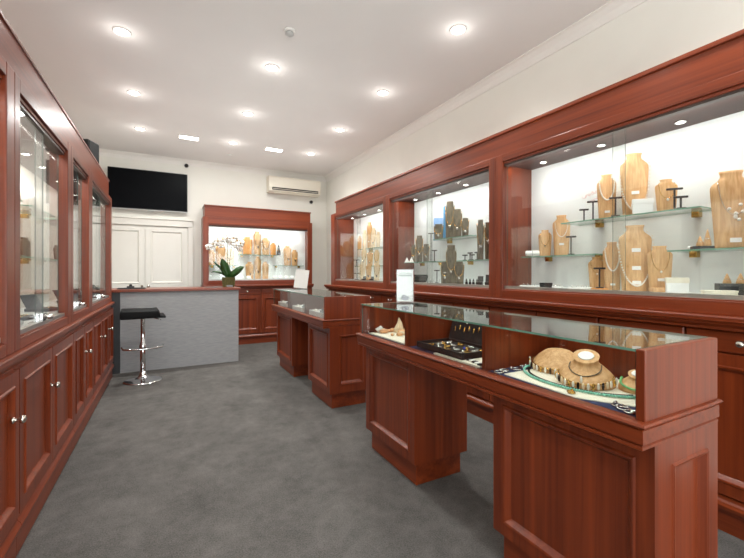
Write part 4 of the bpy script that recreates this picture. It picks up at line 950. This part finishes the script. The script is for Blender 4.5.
def pinned(x, z, mat, sc, lab, grp):
    mb = MB(); mb.ball((x, -.003, z), .008, mat, 8, sc); o = mb.build('earring', None, None, 0, True)
    o.matrix_world = Matrix.Translation(pad.location) @ Matrix.Rotation(pad.rotation_euler.z, 4, 'Z') @ TP
    tag(o, lab, 'earring', grp)
for j in range(7): pinned(-.09 + .03 * j, .09 + .01 * (j % 2), 'gold', (.5, .35, 2.0), 'gold drop earring in the row across the upright black pad', 'gold earrings on the black pad')
for j in range(3): pinned(-.04 + .03 * j, .155, 'gold', (.6, .35, 1.4), 'gold stud earring in the top row of upright black pad', 'gold studs on the black pad')
for x, z in ((-.105, .165), (-.02, .13), (.1, .14)): pinned(x, z, 'pearl', (.7, .5, .7), 'single pearl stud pinned on the upright black pad', 'pearl studs on the black pad')
for j in range(5):
    o = MB().box(-.012, .012, -.010, .010, 0, .008).build('earring_card', 'velvet' if j % 2 == 0 else 'white', None, .002, True); o.location = (1.20 + .006 * j, 1.252 + .024 * j, ZD + .0112); tag(o, ('black' if j % 2 == 0 else 'white') + ' earring card in the strip before the ring tray', 'card', ('black' if j % 2 == 0 else 'white') + ' earring cards')
# far compartment
o = MB().box(1.18, 1.54, 1.83, 2.30, ZD + .0003, ZD + .003).build('display_cloth', 'navy'); tag(o, 'navy cloth lining the far compartment of the near counter', 'cloth')
o = MB().box(1.19, 1.50, 1.84, 2.28, ZD + .0032, ZD + .010).build('display_mat', 'mat'); tag(o, 'white mat under peach coral pieces in the far compartment', 'mat')
random.seed(3)
for j in range(14):
    x = 1.22 + .19 * random.random(); y = on_x(379 + 25 * random.random(), x)[0]; y = min(y, 2.24); r = .012 + .010 * random.random()
    mb = MB(); mb.ball((0, 0, r * .7), r, 'peach' if j % 3 else 'cream', 7, (1.2, .8, .7)); mb.ball((r * .9, .004, r * .6), r * .6, 'peach', 6, (1, .8, .9)); o = mb.build('coral_piece', None, None, 0, True)
    o.location = (x, y, ZD + .0102); o.rotation_euler = (0, 0, random.random() * 6); tag(o, 'peach coral piece scattered on the white mat', 'coral piece', 'coral pieces on the white mat')
for x, y, hh, lab in ((1.375, 2.205, .10, 'pointed cream shell, left one in the far compartment'), (1.41, 2.13, .09, 'pointed cream shell, middle one beside the divider'), (1.455, 2.20, .085, 'pointed cream shell, right one at the rear')):
    t = MB(); t.sections([[(rr * math.cos(q * PI / 5) + off, rr * math.sin(q * PI / 5), z * hh) for q in range(10)] for rr, off, z in ((.032, 0, 0), (.036, 0, .15), (.026, .004, .4), (.016, .008, .65), (.008, .005, .85), (.001, .002, 1))], 'cream')
    o = t.build('shell', None, None, 0, True); o.location = (x, y, ZD + .0102); tag(o, lab, 'shell')
o = MB().box(-.035, .035, -.022, .022, 0, .012, T=Matrix.Translation((0, 0, .022)) @ Matrix.Rotation(-.5, 4, 'X')).box(-.03, .03, .005, .012, 0, .025).build('display_ramp', 'white', None, .002, True); o.location = (1.255, 2.255, ZD + .0102); o.rotation_euler = (0, 0, 1.2); tag(o, 'small white sloped stand at far end of the mat', 'stand')
# far counter trays
for y, lab in ((3.45, 'white jewellery tray in the nearest compartment of the far counter'), (4.02, 'white jewellery tray in the middle compartment of the far counter'), (4.64, 'white jewellery tray in the farthest compartment of the far counter')):
    t = tray('jewellery_tray', lab, 1.33, y, ZD + .0005, .36, .20, .045, 'white', math.radians(-90))
    for j in range(6):
        x, yy = 1.27 + .06 * (j % 3), y - .10 + .18 * (j // 3) + .03 * (j % 2)
        o = MB().box(-.022, .022, -.02, .02, 0, .02).lathe([(.012, .02), (.014, .024), (.008, .036), (.001, .038)], (0, 0, 0), 10).build('ring_pad', 'pearl' if j % 2 else 'tablet', None, .002, True); o.location = (x, yy, ZD + .0235)
        tag(o, ('white' if j % 2 else 'grey') + ' ring pad in the ' + lab.replace('jewellery ', ''), 'ring pad', 'ring pads, ' + lab)

# on the reception counter
ZCT = .99
op = thing('potted_orchid', 'white orchid in square mossy pot on the reception counter', 'plant', (.755, 5.72, ZCT), math.radians(-10))
mb = MB(); mb.sections([[(s_ * .088 * x, s_ * .088 * y, z) for x, y in ((-1, -1), (1, -1), (1, 1), (-1, 1))] for s_, z in ((.86, 0), (1.0, .135), (.93, .135), (.90, .115))], 'pot', False); mb.build('pot', None, op, .008, True)
MB().box(-.025, .055, -.087, -.079, .0, .028).build('pot_label', 'tablet', op, .003, True)
def leaf(x0, y0, pts, wd, nm='leaf'):
    mb = MB(); secs = []
    n = len(pts)
    for k, (dx, dy, z) in enumerate(pts):
        f = k / (n - 1); wdt = wd * math.sin(PI * (.12 + .88 * f) ** .9) ** .8 if 0 < f < 1 else (wd * .35 if f == 0 else .002)
        dv = Vector(pts[min(k + 1, n - 1)]) - Vector(pts[max(k - 1, 0)]); wv_ = dv.cross(Vector((0, -1, .35))).normalized(); ex, ey, ez = wv_
        secs.append([(x0 + dx - ex * wdt, y0 + dy - ey * wdt - .006, z - ez * wdt), (x0 + dx, y0 + dy + .003, z), (x0 + dx + ex * wdt, y0 + dy + ey * wdt - .006, z + ez * wdt), (x0 + dx, y0 + dy - .002, z)])
    mb.sections(secs); mb.build(nm, 'leaf', op, 0, True)
leaf(0, 0, [(0, 0, .12), (-.02, -.01, .19), (-.05, -.02, .28), (-.075, -.03, .35), (-.09, -.035, .40)], .06)
leaf(0, 0, [(0, 0, .12), (.06, -.01, .18), (.12, -.03, .23), (.17, -.04, .27), (.21, -.05, .285)], .05)
leaf(0, 0, [(0, 0, .12), (-.06, -.02, .20), (-.12, -.03, .28), (-.18, -.04, .34), (-.20, -.05, .36)], .016)
leaf(0, 0, [(0, 0, .12), (-.08, .0, .19), (-.15, .01, .215), (-.20, .02, .215), (-.235, .03, .20)], .018)
leaf(0, 0, [(0, 0, .12), (.05, .05, .18), (.10, .10, .20), (.14, .13, .19)], .03)
stp = [(-.005, 0, .12), (-.012, .0, .30), (-.016, 0, .48), (-.014, 0, .60), (-.04, 0, .66), (-.10, -.01, .67), (-.17, -.02, .635), (-.23, -.03, .59), (-.26, -.03, .57)]
MB().tube(stp, .0045, 6).build('flower_stem', 'stem', op, 0, True)
stp2 = [(0, .02, .12), (.01, .02, .35), (.03, .02, .55), (.06, .03, .66), (.10, .03, .68), (.15, .03, .63)]
MB().tube(stp2, .004, 6).build('flower_stem', 'stem', op, 0, True)
def flower(x, y, z, s_):
    mb = MB()
    for k in range(5):
        a = PI / 2 + k * 2 * PI / 5; 
        c = Vector((x + s_ * .5 * math.cos(a), y - .004 * (k % 2), z + s_ * .5 * math.sin(a)))
        secs = []
        for f, wq in ((0, .12), (.3, .42), (.6, .5), (.85, .36), (1, .04)):
            p = Vector((x, y, z)) + Vector((math.cos(a), -.15 * f * (1 - f) * 2, math.sin(a))) * s_ * f; e = Vector((-math.sin(a), 0, math.cos(a))) * s_ * wq * (1.15 if k in (1, 4) else .8)
            secs.append([p - e, p + Vector((0, -.003, 0)), p + e, p + Vector((0, .003, 0))])
        mb.sections(secs, 'petal')
    mb.ball((x, y - .008, z - .003), s_ * .18, 'gold', 6)
    mb.build('flower', None, op, 0, True)
for x, y, z, s_ in ((-.26, -.04, .555, .045), (-.20, -.03, .60, .06), (-.14, -.03, .64, .065), (-.08, -.02, .67, .065), (-.02, -.02, .685, .055), (.03, .0, .63, .055), (.06, .01, .69, .06), (.11, .02, .66, .065), (.155, .02, .62, .06), (.10, .0, .585, .05), (.145, .02, .54, .045), (-.10, -.03, .585, .05)):
    flower(x, y, z, s_)
t = MB().box(-.11, .11, -.08, .08, 0, .009).build('tablet_computer', 'tablet', None, .003, True); t.location = (.54, 5.64, ZCT + .0003); t.rotation_euler = (0, 0, .1); tag(t, 'thin grey tablet lying beside the orchid pot', 'tablet')
t = thing('desk_tray', 'low black tray device at left end of the reception counter', 'tray', (-.40, 5.62, ZCT), .05)
MB().box(-.15, .15, -.09, .09, 0, .012).box(-.14, .14, -.08, .08, .012, .016).build('tray_base', 'black', t, .003, True)
MB().box(-.05, .03, -.03, .05, .016, .035).lathe([(.015, .035), (.018, .05), (.01, .058), (.001, .059)], (-.01, .01, 0), 12).build('tray_device', 'black', t, .003, True)

# pale red lettering seen on the back panel of the nearest case is too faint to read: two short printed lines
# ================= light =================
for yy in (.2, 4.7):
    L = bpy.data.lights.new('ceiling_fill', 'AREA'); L.shape = 'RECTANGLE'; L.size = 3.2; L.size_y = 3.9; L.energy = (13, 15)[yy > 1]; L.color = (.98, 1, .985)  # unseen fill lamps added in mid-room to brighten the ceiling evenly, no fixture
    o = bpy.data.objects.new('ceiling_fill', L); COL.objects.link(o); o.location = (.85, yy, 2.0); o.rotation_euler = (math.radians(180), 0, 0)
wd = bpy.data.worlds.new('daylight'); S.world = wd; wd.use_nodes = True
bg = wd.node_tree.nodes['Background']; bg.inputs[0].default_value = (.93, .96, 1, 1); bg.inputs[1].default_value = 2.2
L = bpy.data.lights.new('shopfront_daylight', 'AREA'); L.shape = 'RECTANGLE'; L.size = 3.3; L.size_y = 2.4; L.energy = 60; L.color = (.97, .98, 1)
o = bpy.data.objects.new('shopfront_daylight', L); COL.objects.link(o); o.location = ((XL + XR) / 2, YF - .25, 1.5); o.rotation_euler = (math.radians(90), 0, 0)

cam = bpy.data.cameras.new('camera'); co = bpy.data.objects.new('camera', cam); COL.objects.link(co)
co.location = (0, 0, EYE); co.rotation_euler = (math.radians(90), 0, math.radians(-27.98))
cam.sensor_width = 36; cam.lens = 36 * FPX / 744; cam.shift_y = -7 / 744; cam.clip_start = .05
S.camera = co
S.view_settings.view_transform = 'Standard'
S.view_settings.exposure = .5
S.cycles.transparent_max_bounces = 24; S.cycles.max_bounces = 10; S.cycles.diffuse_bounces = 5; S.cycles.glossy_bounces = 5
S.cycles.caustics_reflective = False; S.cycles.caustics_refractive = False
